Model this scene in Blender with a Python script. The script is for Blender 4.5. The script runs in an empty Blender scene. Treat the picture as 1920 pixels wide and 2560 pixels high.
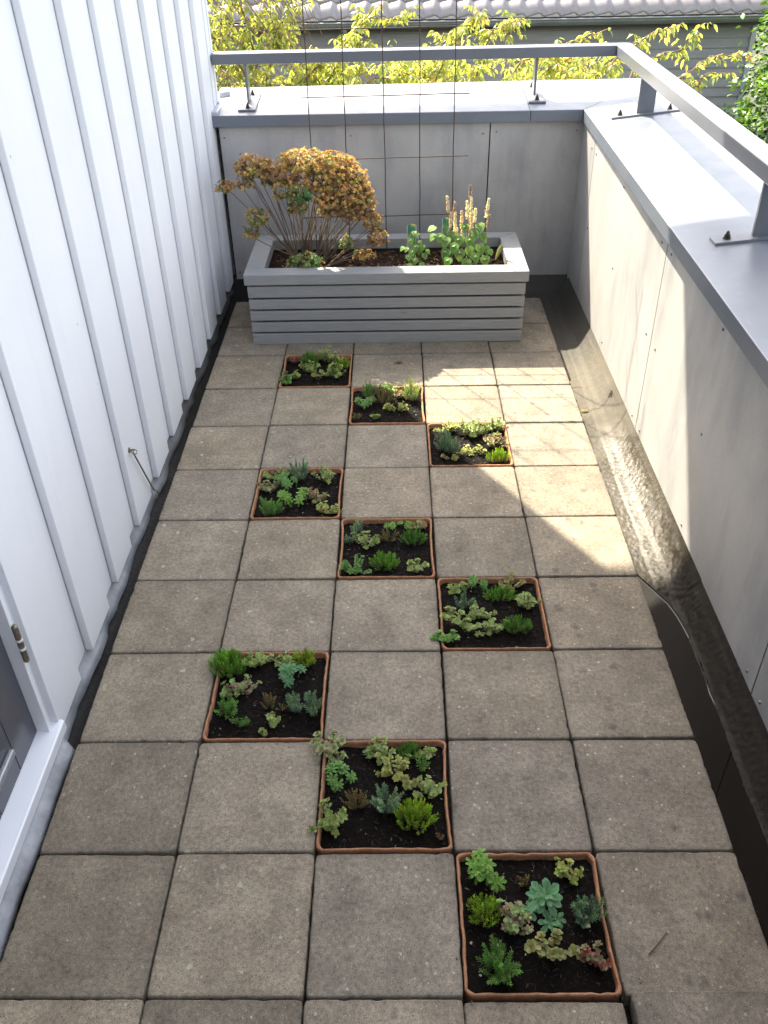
import bpy, math, random
from mathutils import Vector, Matrix, noise
R = math.radians
scene = bpy.context.scene
COL = scene.collection

# ------------------------------------------------------------------ camera
F, YAW, PITCH, ROLL = 2178.35021, -0.0186867219, -0.633606944, -0.0214666551
CAM = Vector((0.784714997, -0.775113038, 1.69654456))
cy, sy, cp, sp = math.cos(YAW), math.sin(YAW), math.cos(PITCH), math.sin(PITCH)
fw = Vector((sy*cp, cy*cp, sp)); rt = Vector((cy, -sy, 0)); up = rt.cross(fw)
c_, s_ = math.cos(ROLL), math.sin(ROLL)
r2 = rt*c_ + up*s_; u2 = up*c_ - rt*s_
cam_d = bpy.data.cameras.new('camera'); cam = bpy.data.objects.new('camera', cam_d); COL.objects.link(cam)
cam.matrix_world = Matrix(((r2.x, u2.x, -fw.x, CAM.x), (r2.y, u2.y, -fw.y, CAM.y), (r2.z, u2.z, -fw.z, CAM.z), (0, 0, 0, 1)))
cam_d.sensor_fit = 'HORIZONTAL'; cam_d.sensor_width = 36; cam_d.lens = F/1920*36
cam_d.clip_start = 0.02; cam_d.clip_end = 1000
scene.camera = cam

# ------------------------------------------------------------------ light
SUNV = Vector((-0.46, 0.78, 1.0)).normalized()      # towards the sun
world = bpy.data.worlds.new('World'); scene.world = world; world.use_nodes = True
wn = world.node_tree.nodes; wl = world.node_tree.links; wn.clear()
sky = wn.new('ShaderNodeTexSky'); sky.sky_type = 'NISHITA'; sky.sun_disc = False
sky.sun_elevation = math.asin(SUNV.z); sky.sun_rotation = math.atan2(SUNV.x, SUNV.y)
sky.air_density = 1.0; sky.dust_density = 2.0; sky.ozone_density = 1.0
bg = wn.new('ShaderNodeBackground'); bg.inputs['Strength'].default_value = 0.15
wo = wn.new('ShaderNodeOutputWorld'); hsv = wn.new('ShaderNodeHueSaturation'); hsv.inputs['Saturation'].default_value = 0.62; wl.new(sky.outputs[0], hsv.inputs['Color'])
wb = wn.new('ShaderNodeMix'); wb.data_type = 'RGBA'; wb.blend_type = 'MULTIPLY'; wb.inputs[0].default_value = 1.0; wb.inputs[7].default_value = (1.09, 1.0, 0.90, 1)
wl.new(hsv.outputs[0], wb.inputs[6]); wl.new(wb.outputs[2], bg.inputs[0]); wl.new(bg.outputs[0], wo.inputs[0])
sun_d = bpy.data.lights.new('sun', 'SUN'); sun_d.energy = 3.4; sun_d.angle = R(0.5); sun_d.color = (1.0, 0.90, 0.70)
sun = bpy.data.objects.new('sun', sun_d); COL.objects.link(sun); sun.location = SUNV*20
sun.rotation_euler = (-SUNV).to_track_quat('-Z', 'Y').to_euler()
scene.view_settings.view_transform = 'Standard'; scene.view_settings.look = 'None'
scene.view_settings.exposure = 2.45; scene.view_settings.gamma = 1
scene.cycles.max_bounces = 8; scene.cycles.diffuse_bounces = 4; scene.cycles.transmission_bounces = 4
scene.cycles.sample_clamp_indirect = 6

# ------------------------------------------------------------------ mesh helper
class MB:
    def __init__(s): s.v = []; s.f = []; s.c = []; s.m = []
    def vert(s, p, col): s.v.append((p[0], p[1], p[2])); s.c.append(col); return len(s.v)-1
    def face(s, idx, m=0): s.f.append(tuple(idx)); s.m.append(m)
    def box(s, a, b, col=(1, 1, 1), m=0):
        x0, y0, z0 = a; x1, y1, z1 = b; n = len(s.v)
        for p in ((x0,y0,z0),(x1,y0,z0),(x1,y1,z0),(x0,y1,z0),(x0,y0,z1),(x1,y0,z1),(x1,y1,z1),(x0,y1,z1)): s.vert(p, col)
        for q in ((3,2,1,0),(4,5,6,7),(0,1,5,4),(1,2,6,5),(2,3,7,6),(3,0,4,7)): s.face([n+i for i in q], m)
    def prism(s, poly, z0, z1, col=(1,1,1), m=0):
        # poly: list of (x,y) or (x,y,ztop), counter-clockwise
        n = len(s.v); k = len(poly)
        for p in poly: s.vert((p[0], p[1], z0), col)
        for p in poly: s.vert((p[0], p[1], p[2] if len(p) > 2 else z1), col)
        s.face([n+i for i in range(k)][::-1], m); s.face([n+k+i for i in range(k)], m)
        for i in range(k): j = (i+1) % k; s.face((n+i, n+j, n+k+j, n+k+i), m)
    def tube(s, pts, r0, r1=None, n=6, col=(1,1,1), m=0, cap=True):
        pts = [Vector(p) for p in pts]; r1 = r0 if r1 is None else r1; base = len(s.v); L = len(pts)
        ref = None
        for i, p in enumerate(pts):
            d = (pts[min(i+1, L-1)]-pts[max(i-1, 0)]).normalized()
            if ref is None: ref = d.orthogonal().normalized()
            a = (ref-d*ref.dot(d)); a = a.normalized() if a.length > 1e-6 else d.orthogonal().normalized(); ref = a; b = d.cross(a)
            r = r0+(r1-r0)*i/max(1, L-1)
            for k in range(n):
                t = 2*math.pi*k/n; s.vert(p+a*(r*math.cos(t))+b*(r*math.sin(t)), col)
        for i in range(L-1):
            for k in range(n):
                k2 = (k+1) % n; s.face((base+i*n+k, base+i*n+k2, base+(i+1)*n+k2, base+(i+1)*n+k), m)
        if cap: s.face([base+k for k in range(n)][::-1], m); s.face([base+(L-1)*n+k for k in range(n)], m)
    def build(s, name, mats, parent=None, smooth=False, loc=(0,0,0), bevel=0, segs=2):
        me = bpy.data.meshes.new(name); me.from_pydata(s.v, [], s.f)
        if not isinstance(mats, (list, tuple)): mats = [mats]
        for mt in mats: me.materials.append(mt)
        me.polygons.foreach_set('material_index', s.m)
        if smooth: me.polygons.foreach_set('use_smooth', [True]*len(s.f))
        at = me.color_attributes.new('Col', 'FLOAT_COLOR', 'POINT')
        at.data.foreach_set('color', [x for c in s.c for x in (c[0], c[1], c[2], 1)])
        me.update()
        o = bpy.data.objects.new(name, me); COL.objects.link(o); o.location = loc
        if parent: o.parent = parent
        if bevel:
            b = o.modifiers.new('bevel', 'BEVEL'); b.width = bevel; b.segments = segs; b.limit_method = 'ANGLE'; b.angle_limit = R(40)
        return o

def tag(o, label=None, cat=None, group=None, kind=None):
    if label: o['label'] = label
    if cat: o['category'] = cat
    if group: o['group'] = group
    if kind: o['kind'] = kind
    return o
def empty(name, loc=(0,0,0), label=None, cat=None, group=None):
    o = bpy.data.objects.new(name, None); o.location = loc; o.empty_display_size = 0.05; COL.objects.link(o)
    return tag(o, label, cat, group)

# ------------------------------------------------------------------ materials
class NT:
    def __init__(s, name):
        s.m = bpy.data.materials.new(name); s.m.use_nodes = True; s.t = s.m.node_tree; s.t.nodes.clear()
        s.out = s.n('ShaderNodeOutputMaterial'); s.p = s.n('ShaderNodeBsdfPrincipled'); s.l(s.p.outputs[0], s.out.inputs[0])
        s.tc = s.n('ShaderNodeTexCoord')
    def n(s, t, **k):
        x = s.t.nodes.new(t)
        for a, b in k.items(): setattr(x, a, b)
        return x
    def l(s, a, b): s.t.links.new(a, b)
    def set(s, **k):
        for a, b in k.items():
            s.p.inputs[a.replace('_', ' ')].default_value = b
    def noise(s, scale, detail=4, rough=0.6, vec=None, out='Fac'):
        x = s.n('ShaderNodeTexNoise'); x.inputs['Scale'].default_value = scale; x.inputs['Detail'].default_value = detail; x.inputs['Roughness'].default_value = rough
        s.l(vec or s.tc.outputs['Object'], x.inputs['Vector']); return x.outputs[out]
    def voro(s, scale, vec=None, out='Distance', rnd=1):
        x = s.n('ShaderNodeTexVoronoi'); x.inputs['Scale'].default_value = scale; x.inputs['Randomness'].default_value = rnd
        s.l(vec or s.tc.outputs['Object'], x.inputs['Vector']); return x.outputs[out]
    def ramp(s, fac, stops):
        x = s.n('ShaderNodeValToRGB'); e = x.color_ramp.elements
        while len(e) < len(stops): e.new(0.5)
        for i, (p, c) in enumerate(stops):
            e[i].position = p; e[i].color = (c, c, c, 1) if isinstance(c, (int, float)) else (c[0], c[1], c[2], 1)
        s.l(fac, x.inputs[0]); return x.outputs[0]
    def mix(s, fac, a, b, mode='MIX'):
        x = s.n('ShaderNodeMix', data_type='RGBA', blend_type=mode)
        for i, v in ((0, fac), (6, a), (7, b)):
            if isinstance(v, (int, float)): x.inputs[i].default_value = v if i == 0 else (v, v, v, 1)
            elif isinstance(v, tuple): x.inputs[i].default_value = (v[0], v[1], v[2], 1)
            else: s.l(v, x.inputs[i])
        return x.outputs[2]
    def math(s, op, a, b=0.0, clamp=False):
        x = s.n('ShaderNodeMath', operation=op, use_clamp=clamp)
        for i, v in ((0, a), (1, b)):
            if isinstance(v, (int, float)): x.inputs[i].default_value = v
            else: s.l(v, x.inputs[i])
        return x.outputs[0]
    def map(s, scale=(1,1,1), loc=(0,0,0), src=None):
        x = s.n('ShaderNodeMapping'); x.inputs['Scale'].default_value = scale; x.inputs['Location'].default_value = loc
        s.l(src or s.tc.outputs['Object'], x.inputs[0]); return x.outputs[0]
    def bump(s, h, strength=0.3, dist=0.002):
        x = s.n('ShaderNodeBump'); x.inputs['Strength'].default_value = strength; x.inputs['Distance'].default_value = dist
        s.l(h, x.inputs['Height']); s.l(x.outputs[0], s.p.inputs['Normal']); return x
    def color(s, c): s.l(c, s.p.inputs['Base Color'])

def mat_plain(name, col, rough=0.5, metal=0.0, nscale=40, namt=0.15, bump=0.0, bscale=200):
    t = NT(name); a = tuple(x*(1-namt) for x in col); b = tuple(min(1, x*(1+namt)) for x in col)
    t.color(t.mix(t.ramp(t.noise(nscale), [(0.3, 0), (0.7, 1)]), a, b)); t.set(Roughness=rough, Metallic=metal)
    if bump: t.bump(t.noise(bscale, 3), bump, 0.001)
    return t.m

def mat_slab():
    t = NT('concrete_slab')
    oi = t.n('ShaderNodeObjectInfo')
    cx = t.n('ShaderNodeCombineXYZ')
    t.l(t.math('MULTIPLY', oi.outputs['Random'], 37.0), cx.inputs[0]); t.l(t.math('MULTIPLY', oi.outputs['Random'], 91.0), cx.inputs[1])
    va = t.n('ShaderNodeVectorMath', operation='ADD'); t.l(t.tc.outputs['Object'], va.inputs[0]); t.l(cx.outputs[0], va.inputs[1])
    V = va.outputs[0]
    big = t.ramp(t.noise(7, 5, 0.65, V), [(0.3, 0), (0.72, 1)])
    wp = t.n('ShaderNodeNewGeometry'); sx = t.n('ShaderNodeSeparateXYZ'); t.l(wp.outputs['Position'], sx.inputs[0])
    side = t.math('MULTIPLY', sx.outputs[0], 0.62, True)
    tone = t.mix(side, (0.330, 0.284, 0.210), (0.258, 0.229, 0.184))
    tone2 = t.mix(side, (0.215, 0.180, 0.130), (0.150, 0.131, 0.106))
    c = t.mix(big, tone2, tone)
    # per slab value
    c = t.mix(1.0, c, t.ramp(oi.outputs['Random'], [(0, (0.80, 0.79, 0.77)), (0.35, (1.02, 0.99, 0.94)), (0.6, (0.90, 0.90, 0.92)), (1, (1.16, 1.13, 1.07))]), 'MULTIPLY')
    # fine sand grain
    g = t.noise(420, 3, 0.7, V); c = t.mix(0.85, c, t.ramp(g, [(0.3, 0.5), (0.5, 1.0), (0.72, 1.5)]), 'MULTIPLY')
    g2 = t.noise(95, 4, 0.7, V); c = t.mix(0.95, c, t.ramp(g2, [(0.3, 0.62), (0.7, 1.34)]), 'MULTIPLY')
    # aggregate chips of several tints
    vo = t.n('ShaderNodeTexVoronoi'); vo.inputs['Scale'].default_value = 105; t.l(V, vo.inputs['Vector'])
    sel = t.n('ShaderNodeSeparateColor'); t.l(vo.outputs['Color'], sel.inputs[0])
    chip = t.math('MULTIPLY', t.math('LESS_THAN', vo.outputs['Distance'], t.math('MULTIPLY', sel.outputs[2], 0.36)), t.math('GREATER_THAN', sel.outputs[0], 0.88))
    chipc = t.ramp(sel.outputs[1], [(0, (0.46, 0.43, 0.36)), (0.35, (0.36, 0.28, 0.18)), (0.65, (0.50, 0.49, 0.46)), (0.93, (0.30, 0.17, 0.12)), (1, (0.42, 0.33, 0.14))])
    c = t.mix(t.math('MULTIPLY', chip, 0.7), c, chipc)
    vo2 = t.n('ShaderNodeTexVoronoi'); vo2.inputs['Scale'].default_value = 260; t.l(V, vo2.inputs['Vector'])
    s2 = t.n('ShaderNodeSeparateColor'); t.l(vo2.outputs['Color'], s2.inputs[0])
    pit = t.math('MULTIPLY', t.math('LESS_THAN', vo2.outputs['Distance'], 0.35), t.math('GREATER_THAN', s2.outputs[0], 0.9))
    c = t.mix(t.math('MULTIPLY', pit, 0.8), c, (0.07, 0.06, 0.05))
    fl = t.math('MULTIPLY', t.math('LESS_THAN', vo2.outputs['Distance'], 0.3), t.math('GREATER_THAN', s2.outputs[1], 0.93))
    c = t.mix(t.math('MULTIPLY', fl, 0.65), c, (0.46, 0.41, 0.33))
    # dark soft lichen spots
    vo3 = t.n('ShaderNodeTexVoronoi'); vo3.inputs['Scale'].default_value = 24; t.l(V, vo3.inputs['Vector'])
    s3 = t.n('ShaderNodeSeparateColor'); t.l(vo3.outputs['Color'], s3.inputs[0])
    d = t.math('ADD', vo3.outputs['Distance'], t.math('MULTIPLY', t.noise(90, 4, 0.7, V), 0.5))
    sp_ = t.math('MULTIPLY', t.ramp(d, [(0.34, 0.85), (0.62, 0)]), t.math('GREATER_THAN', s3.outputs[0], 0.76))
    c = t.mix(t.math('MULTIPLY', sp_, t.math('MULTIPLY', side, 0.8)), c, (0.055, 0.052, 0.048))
    # pale lichen flecks, mostly on the left
    wh = t.math('MULTIPLY', t.math('LESS_THAN', d, 0.40), t.math('GREATER_THAN', s3.outputs[1], 0.86))
    inv = t.math('SUBTRACT', 0.75, side, True)
    c = t.mix(t.math('MULTIPLY', wh, inv), c, (0.50, 0.50, 0.42))
    # broad dirt film that runs across several slabs
    wd = t.noise(1.9, 5, 0.62, wp.outputs['Position']); c = t.mix(0.6, c, t.ramp(wd, [(0.3, (0.74, 0.73, 0.72)), (0.7, (1.16, 1.15, 1.12))]), 'MULTIPLY')
    wm = t.noise(14, 5, 0.7, wp.outputs['Position']); c = t.mix(0.8, c, t.ramp(wm, [(0.33, 0.78), (0.66, 1.16)]), 'MULTIPLY')
    # grime towards the slab's rim
    ob = t.n('ShaderNodeSeparateXYZ'); t.l(t.tc.outputs['Object'], ob.inputs[0])
    ax = t.math('MAXIMUM', t.math('ABSOLUTE', ob.outputs[0]), t.math('ABSOLUTE', ob.outputs[1]))
    ax = t.math('ADD', ax, t.math('MULTIPLY', t.math('SUBTRACT', t.noise(28, 4, 0.6, V), 0.5), 0.03))
    rim = t.ramp(t.math('MULTIPLY', ax, 6.0), [(0.80, 0), (0.90, 1)])
    c = t.mix(t.math('MULTIPLY', rim, 0.34), c, (0.075, 0.068, 0.055))
    t.color(c); t.set(Roughness=0.82)
    h = t.math('ADD', t.math('MULTIPLY', g, 1.0), t.math('ADD', t.math('MULTIPLY', g2, 1.3), t.math('MULTIPLY', pit, -1.2)))
    t.bump(h, 0.5, 0.0012)
    return t.m

def mat_leaf(name, rough=0.42, trans=0.25, spec=0.4, noise_amt=0.25):
    t = NT(name); at = t.n('ShaderNodeAttribute'); at.attribute_name = 'Col'
    c = t.mix(noise_amt, at.outputs['Color'], t.ramp(t.noise(130, 3), [(0.3, 0.5), (0.7, 1.4)]), 'MULTIPLY')
    t.color(c); t.set(Roughness=rough); t.p.inputs['Specular IOR Level'].default_value = spec
    tr = t.n('ShaderNodeBsdfTranslucent'); t.l(t.mix(1.0, c, (1.6, 1.5, 0.7), 'MULTIPLY'), tr.inputs[0])
    mx = t.n('ShaderNodeMixShader'); mx.inputs[0].default_value = trans
    t.l(t.p.outputs[0], mx.inputs[1]); t.l(tr.outputs[0], mx.inputs[2]); t.l(mx.outputs[0], t.out.inputs[0])
    return t.m

def mat_attr(name, rough=0.8):
    t = NT(name); at = t.n('ShaderNodeAttribute'); at.attribute_name = 'Col'
    t.color(t.mix(0.5, at.outputs['Color'], t.ramp(t.noise(150, 3), [(0.3, 0.6), (0.7, 1.3)]), 'MULTIPLY')); t.set(Roughness=rough); return t.m

def mat_wallpaint():
    t = NT('white_wall_paint')
    n1 = t.ramp(t.noise(1.7, 4, 0.6), [(0.35, 0), (0.7, 1)])
    c = t.mix(n1, (0.715, 0.73, 0.76), (0.765, 0.778, 0.80))
    st = t.noise(6, 5, 0.7, t.map((1, 6, 0.5)))
    c = t.mix(t.math('MULTIPLY', t.ramp(st, [(0.55, 0), (0.8, 1)]), 0.25), c, (0.60, 0.60, 0.59))
    sp = t.voro(9); c = t.mix(t.math('MULTIPLY', t.math('LESS_THAN', sp, 0.035), 0.6), c, (0.35, 0.30, 0.26))
    z = t.n('ShaderNodeSeparateXYZ'); t.l(t.tc.outputs['Object'], z.inputs[0])
    low = t.ramp(t.math('ADD', z.outputs[2], t.math('MULTIPLY', t.noise(12, 4), 0.12)), [(0.05, 1), (0.22, 0)])
    c = t.mix(t.math('MULTIPLY', low, 0.14), c, (0.45, 0.45, 0.43))
    t.color(c); t.set(Roughness=0.5); t.bump(t.noise(30, 4, 0.6, t.map((1, 1, 0.15))), 0.12, 0.003); return t.m

def mat_panel():
    t = NT('fibre_cement_panel')
    n1 = t.noise(2.3, 5, 0.65); n2 = t.noise(3.2, 4, 0.6, t.map((1.6, 1.6, 0.45)))
    c = t.mix(t.ramp(n1, [(0.3, 0), (0.7, 1)]), (0.335, 0.332, 0.330), (0.44, 0.435, 0.425))
    c = t.mix(t.math('MULTIPLY', t.ramp(n2, [(0.46, 0), (0.68, 1)]), 0.62), c, (0.215, 0.224, 0.245))
    c = t.mix(0.35, c, t.ramp(t.noise(260, 3, 0.7), [(0.3, 0.75), (0.7, 1.2)]), 'MULTIPLY')
    wh = t.ramp(t.noise(5.5, 5, 0.7, t.map((1.4, 1.4, 0.6), (3, 5, 2))), [(0.6, 0), (0.8, 1)])
    c = t.mix(t.math('MULTIPLY', wh, 0.35), c, (0.55, 0.55, 0.54))
    t.color(c); t.set(Roughness=0.62); t.bump(t.noise(240, 3), 0.12, 0.001); return t.m

def mat_coping():
    t = NT('coated_coping_metal')
    n1 = t.noise(3.0, 4, 0.6)
    t.color(t.mix(t.ramp(n1, [(0.3, 0), (0.7, 1)]), (0.095, 0.114, 0.148), (0.125, 0.147, 0.182)))
    t.color(t.mix(t.math('MULTIPLY', t.ramp(t.noise(26, 5, 0.75), [(0.58, 0), (0.75, 1)]), 0.3), t.mix(t.ramp(n1, [(0.3, 0), (0.7, 1)]), (0.095, 0.114, 0.148), (0.125, 0.147, 0.182)), (0.26, 0.26, 0.25)))
    t.set(Roughness=0.30); t.p.inputs['Specular IOR Level'].default_value = 1.0
    t.l(t.ramp(t.noise(9, 4, 0.7), [(0.3, 0.36), (0.7, 0.46)]), t.p.inputs['Roughness'])
    return t.m

def mat_felt():
    t = NT('roofing_felt')
    g = t.n('ShaderNodeNewGeometry'); s = t.n('ShaderNodeSeparateXYZ'); t.l(g.outputs['Position'], s.inputs[0])
    P = g.outputs['Position']
    n1 = t.noise(6, 6, 0.7, P); n2 = t.noise(1.6, 4, 0.6, P)
    c = t.mix(t.ramp(n1, [(0.3, 0), (0.7, 1)]), (0.028, 0.024, 0.016), (0.075, 0.064, 0.044))
    c = t.mix(t.math('MULTIPLY', t.ramp(n2, [(0.5, 0), (0.65, 1)]), 0.5), c, (0.05, 0.045, 0.03))
    fine = t.noise(330, 3, 0.8, P)
    c = t.mix(0.8, c, t.ramp(fine, [(0.3, 0.5), (0.7, 1.5)]), 'MULTIPLY')
    wob = t.math('MULTIPLY', t.math('SUBTRACT', t.noise(5, 3, 0.6, P), 0.5), 0.5)
    yy = t.math('ADD', s.outputs[1], wob)
    wet_a = t.ramp(t.math('MULTIPLY', yy, 0.25), [(0.31, 1), (0.37, 0)])   # soaked by the puddle, y < 1.3
    wet_b = t.ramp(t.math('MULTIPLY', yy, 0.25), [(0.47, 1), (0.53, 0)])   # damp up to y ~ 1.95
    c = t.mix(t.math('MULTIPLY', wet_b, 0.5), c, (0.038, 0.032, 0.021))
    pale = t.ramp(t.math('MULTIPLY', yy, 0.25), [(0.52, 0), (0.60, 1)])
    c = t.mix(t.math('MULTIPLY', pale, 0.35), c, (0.11, 0.097, 0.074))
    far_shade = t.ramp(t.math('MULTIPLY', yy, 0.25), [(0.655, 0), (0.69, 0.75)])  # shade over the far end of the gutter, painted into the felt colour
    c = t.mix(t.math('MULTIPLY', wet_a, 0.85), c, (0.012, 0.010, 0.008))
    c = t.mix(far_shade, c, (0.028, 0.026, 0.024))
    left = t.math('LESS_THAN', s.outputs[0], 1.3)
    c = t.mix(t.math('MULTIPLY', left, 0.85), c, (0.018, 0.018, 0.017))
    t.color(c)
    t.l(t.mix(wet_b, 0.72, t.ramp(t.noise(60, 3, 0.7, P), [(0.32, 0.10), (0.68, 0.42)])), t.p.inputs['Roughness'])
    h = t.math('ADD', t.math('MULTIPLY', t.noise(380, 2, 0.8, P), 1.6), t.math('MULTIPLY', n1, 2.0))
    t.l(t.mix(t.math('MAXIMUM', wet_a, left), 0.5, 0.10), t.p.inputs['Specular IOR Level'])
    t.bump(h, 0.42, 0.002); return t.m

def mat_coir():
    t = NT('terracotta_fibre')
    n1 = t.noise(60, 5, 0.75); n2 = t.noise(600, 3, 0.8)
    c = t.mix(t.ramp(n1, [(0.3, 0), (0.7, 1)]), (0.28, 0.120, 0.056), (0.46, 0.235, 0.125))
    c = t.mix(1.0, c, t.ramp(n2, [(0.32, 0.5), (0.68, 1.45)]), 'MULTIPLY')
    t.color(c); t.set(Roughness=0.9); t.bump(t.noise(380, 4, 0.8), 0.8, 0.0012); return t.m

def mat_soil(name='potting_soil', a=(0.0035, 0.0025, 0.002), b=(0.014, 0.009, 0.0065)):
    t = NT(name); n1 = t.noise(140, 6, 0.8)
    t.color(t.mix(t.ramp(n1, [(0.4, 0), (0.75, 1)]), a, b)); t.set(Roughness=0.85); t.p.inputs['Specular IOR Level'].default_value = 0.12
    t.bump(t.noise(260, 5, 0.8), 1.0, 0.003); return t.m

def mat_wood_paint():
    t = NT('grey_painted_wood')
    g = t.noise(9, 6, 0.7, t.map((1.2, 14, 14)))
    c = t.mix(t.ramp(g, [(0.3, 0), (0.75, 1)]), (0.225, 0.232, 0.236), (0.315, 0.320, 0.320))
    kn = t.voro(5.0, t.map((1, 3, 3))); c = t.mix(t.math('MULTIPLY', t.ramp(kn, [(0.05, 1), (0.10, 0)]), 0.45), c, (0.13, 0.13, 0.13))
    t.color(c); t.set(Roughness=0.55); t.bump(t.noise(14, 6, 0.75, t.map((1.0, 22, 22))), 0.3, 0.0018); return t.m

def mat_door():
    t = NT('dark_grey_door_paint')
    t.color(t.mix(t.ramp(t.noise(3), [(0.3, 0), (0.7, 1)]), (0.060, 0.061, 0.075), (0.078, 0.079, 0.095))); t.set(Roughness=0.22); return t.m

def mat_lead():
    t = NT('lead_flashing'); n = t.noise(11, 5, 0.7)
    c = t.mix(t.ramp(n, [(0.3, 0), (0.7, 1)]), (0.20, 0.21, 0.22), (0.40, 0.41, 0.43))
    g = t.n('ShaderNodeNewGeometry'); s = t.n('ShaderNodeSeparateXYZ'); t.l(g.outputs['Position'], s.inputs[0])
    far = t.ramp(t.math('MULTIPLY', t.math('ADD', s.outputs[1], t.math('MULTIPLY', t.noise(4), 0.6)), 0.25), [(0.45, 0), (0.62, 1)])
    c = t.mix(t.math('MULTIPLY', far, 0.85), c, (0.065, 0.06, 0.05))
    t.color(c); t.set(Roughness=0.5, Metallic=0.2); t.bump(t.noise(25, 3), 0.5, 0.004); return t.m

def mat_rust():
    t = NT('rusty_steel'); n = t.noise(60, 5, 0.7)
    t.color(t.mix(t.ramp(n, [(0.35, 0), (0.65, 1)]), (0.030, 0.025, 0.023), (0.085, 0.050, 0.034))); t.set(Roughness=0.75, Metallic=0.3); t.bump(n, 0.5, 0.001); return t.m

def mat_siding():
    t = NT('grey_siding'); n = t.noise(2, 5, 0.6, t.map((0.6, 1, 3)))
    c = t.mix(t.ramp(n, [(0.3, 0), (0.7, 1)]), (0.235, 0.23, 0.245), (0.30, 0.295, 0.31))
    t.color(c); t.set(Roughness=0.6); t.bump(t.noise(20, 5, 0.7, t.map((0.3, 1, 8))), 0.3, 0.004); return t.m

def mat_tile():
    t = NT('glazed_roof_tile'); n = t.noise(5, 5, 0.7)
    c = t.mix(t.ramp(n, [(0.3, 0), (0.7, 1)]), (0.19, 0.165, 0.16), (0.27, 0.245, 0.24))
    t.color(c); t.set(Roughness=0.36); t.p.inputs['Specular IOR Level'].default_value = 1.0; t.bump(t.noise(40, 3), 0.15, 0.003); return t.m

def mat_water():
    t = NT('puddle_water'); t.set(Base_Color=(0.006, 0.004, 0.0025, 1), Roughness=0.04); t.p.inputs['Specular IOR Level'].default_value = 0.32
    t.bump(t.noise(9, 2), 0.06, 0.004); return t.m

def mat_ground():
    t = NT('lawn'); t.color(t.mix(t.ramp(t.noise(3, 6, 0.7), [(0.3, 0), (0.7, 1)]), (0.016, 0.024, 0.010), (0.032, 0.045, 0.016))); t.set(Roughness=0.9); return t.m

M = dict(slab=mat_slab(), leaf=mat_leaf('stonecrop_leaf', 0.5, 0.22, 0.35), needle=mat_leaf('needle_leaf', 0.6, 0.30, 0.3),
         treeleaf=mat_leaf('tree_leaf', 0.36, 0.55, 0.5, 0.2), dryleaf=mat_leaf('shrub_leaf', 0.6, 0.30, 0.3), bushleaf=mat_leaf('bush_leaf', 0.4, 0.35, 0.4),
         stem=mat_attr('stem_bark'), chip=mat_attr('bark_chip', 0.85), petal=mat_leaf('flower_petal', 0.6, 0.45, 0.3, 0.05),
         wall=mat_wallpaint(), trim=mat_plain('white_trim_paint', (0.78, 0.80, 0.83), 0.32, 0, 6, 0.03), panel=mat_panel(), coping=mat_coping(),
         rail=mat_plain('grey_coated_steel', (0.125, 0.135, 0.158), 0.3, 0.0, 5, 0.06), railtop=mat_plain('grey_coated_steel_plate', (0.15, 0.16, 0.18), 0.4, 0.0, 20, 0.15),
         bolt=mat_plain('dark_steel_bolt', (0.05, 0.04, 0.035), 0.5, 0.6, 200, 0.4), felt=mat_felt(), coir=mat_coir(), soil=mat_soil(),
         soil2=mat_soil('planter_soil', (0.012, 0.007, 0.004), (0.055, 0.030, 0.018)),
         wood=mat_wood_paint(), door=mat_door(), lead=mat_lead(), rust=mat_rust(), siding=mat_siding(), tile=mat_tile(), water=mat_water(),
         ground=mat_ground(), dark=mat_plain('dark_cavity', (0.012, 0.012, 0.013), 0.95), gutter=mat_plain('zinc_gutter', (0.27, 0.28, 0.28), 0.35, 0.5, 6, 0.2),
         fascia=mat_plain('brown_soffit', (0.045, 0.035, 0.032), 0.6), pipe=mat_plain('zinc_pipe', (0.42, 0.45, 0.50), 0.45, 0.3, 8, 0.1),
         steel=mat_plain('brass_steel', (0.27, 0.235, 0.18), 0.42, 0.8, 60, 0.4), ring=mat_plain('white_nylon', (0.75, 0.75, 0.75), 0.4),
         tagmat=mat_attr('printed_plant_card', 0.4), screw=mat_plain('zinc_screw', (0.22, 0.22, 0.23), 0.4, 0.6, 90, 0.3),
         render_=mat_plain('pale_render', (0.5, 0.5, 0.5), 0.8), strip=mat_plain('polished_aluminium', (0.40, 0.41, 0.43), 0.5, 0.7))

# ================================================================== SETTING
rng = random.Random(11)
# ground below
b = MB(); b.box((-60, -60, -3.6), (60, 80, -3.3)); tag(b.build('ground', M['ground']), kind='structure')
# terrace roof deck under the slabs
b = MB(); b.box((-0.02, -2.4, -3.3), (2.0, 3.80, -0.0455))
terr = tag(b.build('terrace_roof', M['felt']), kind='structure')
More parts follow.
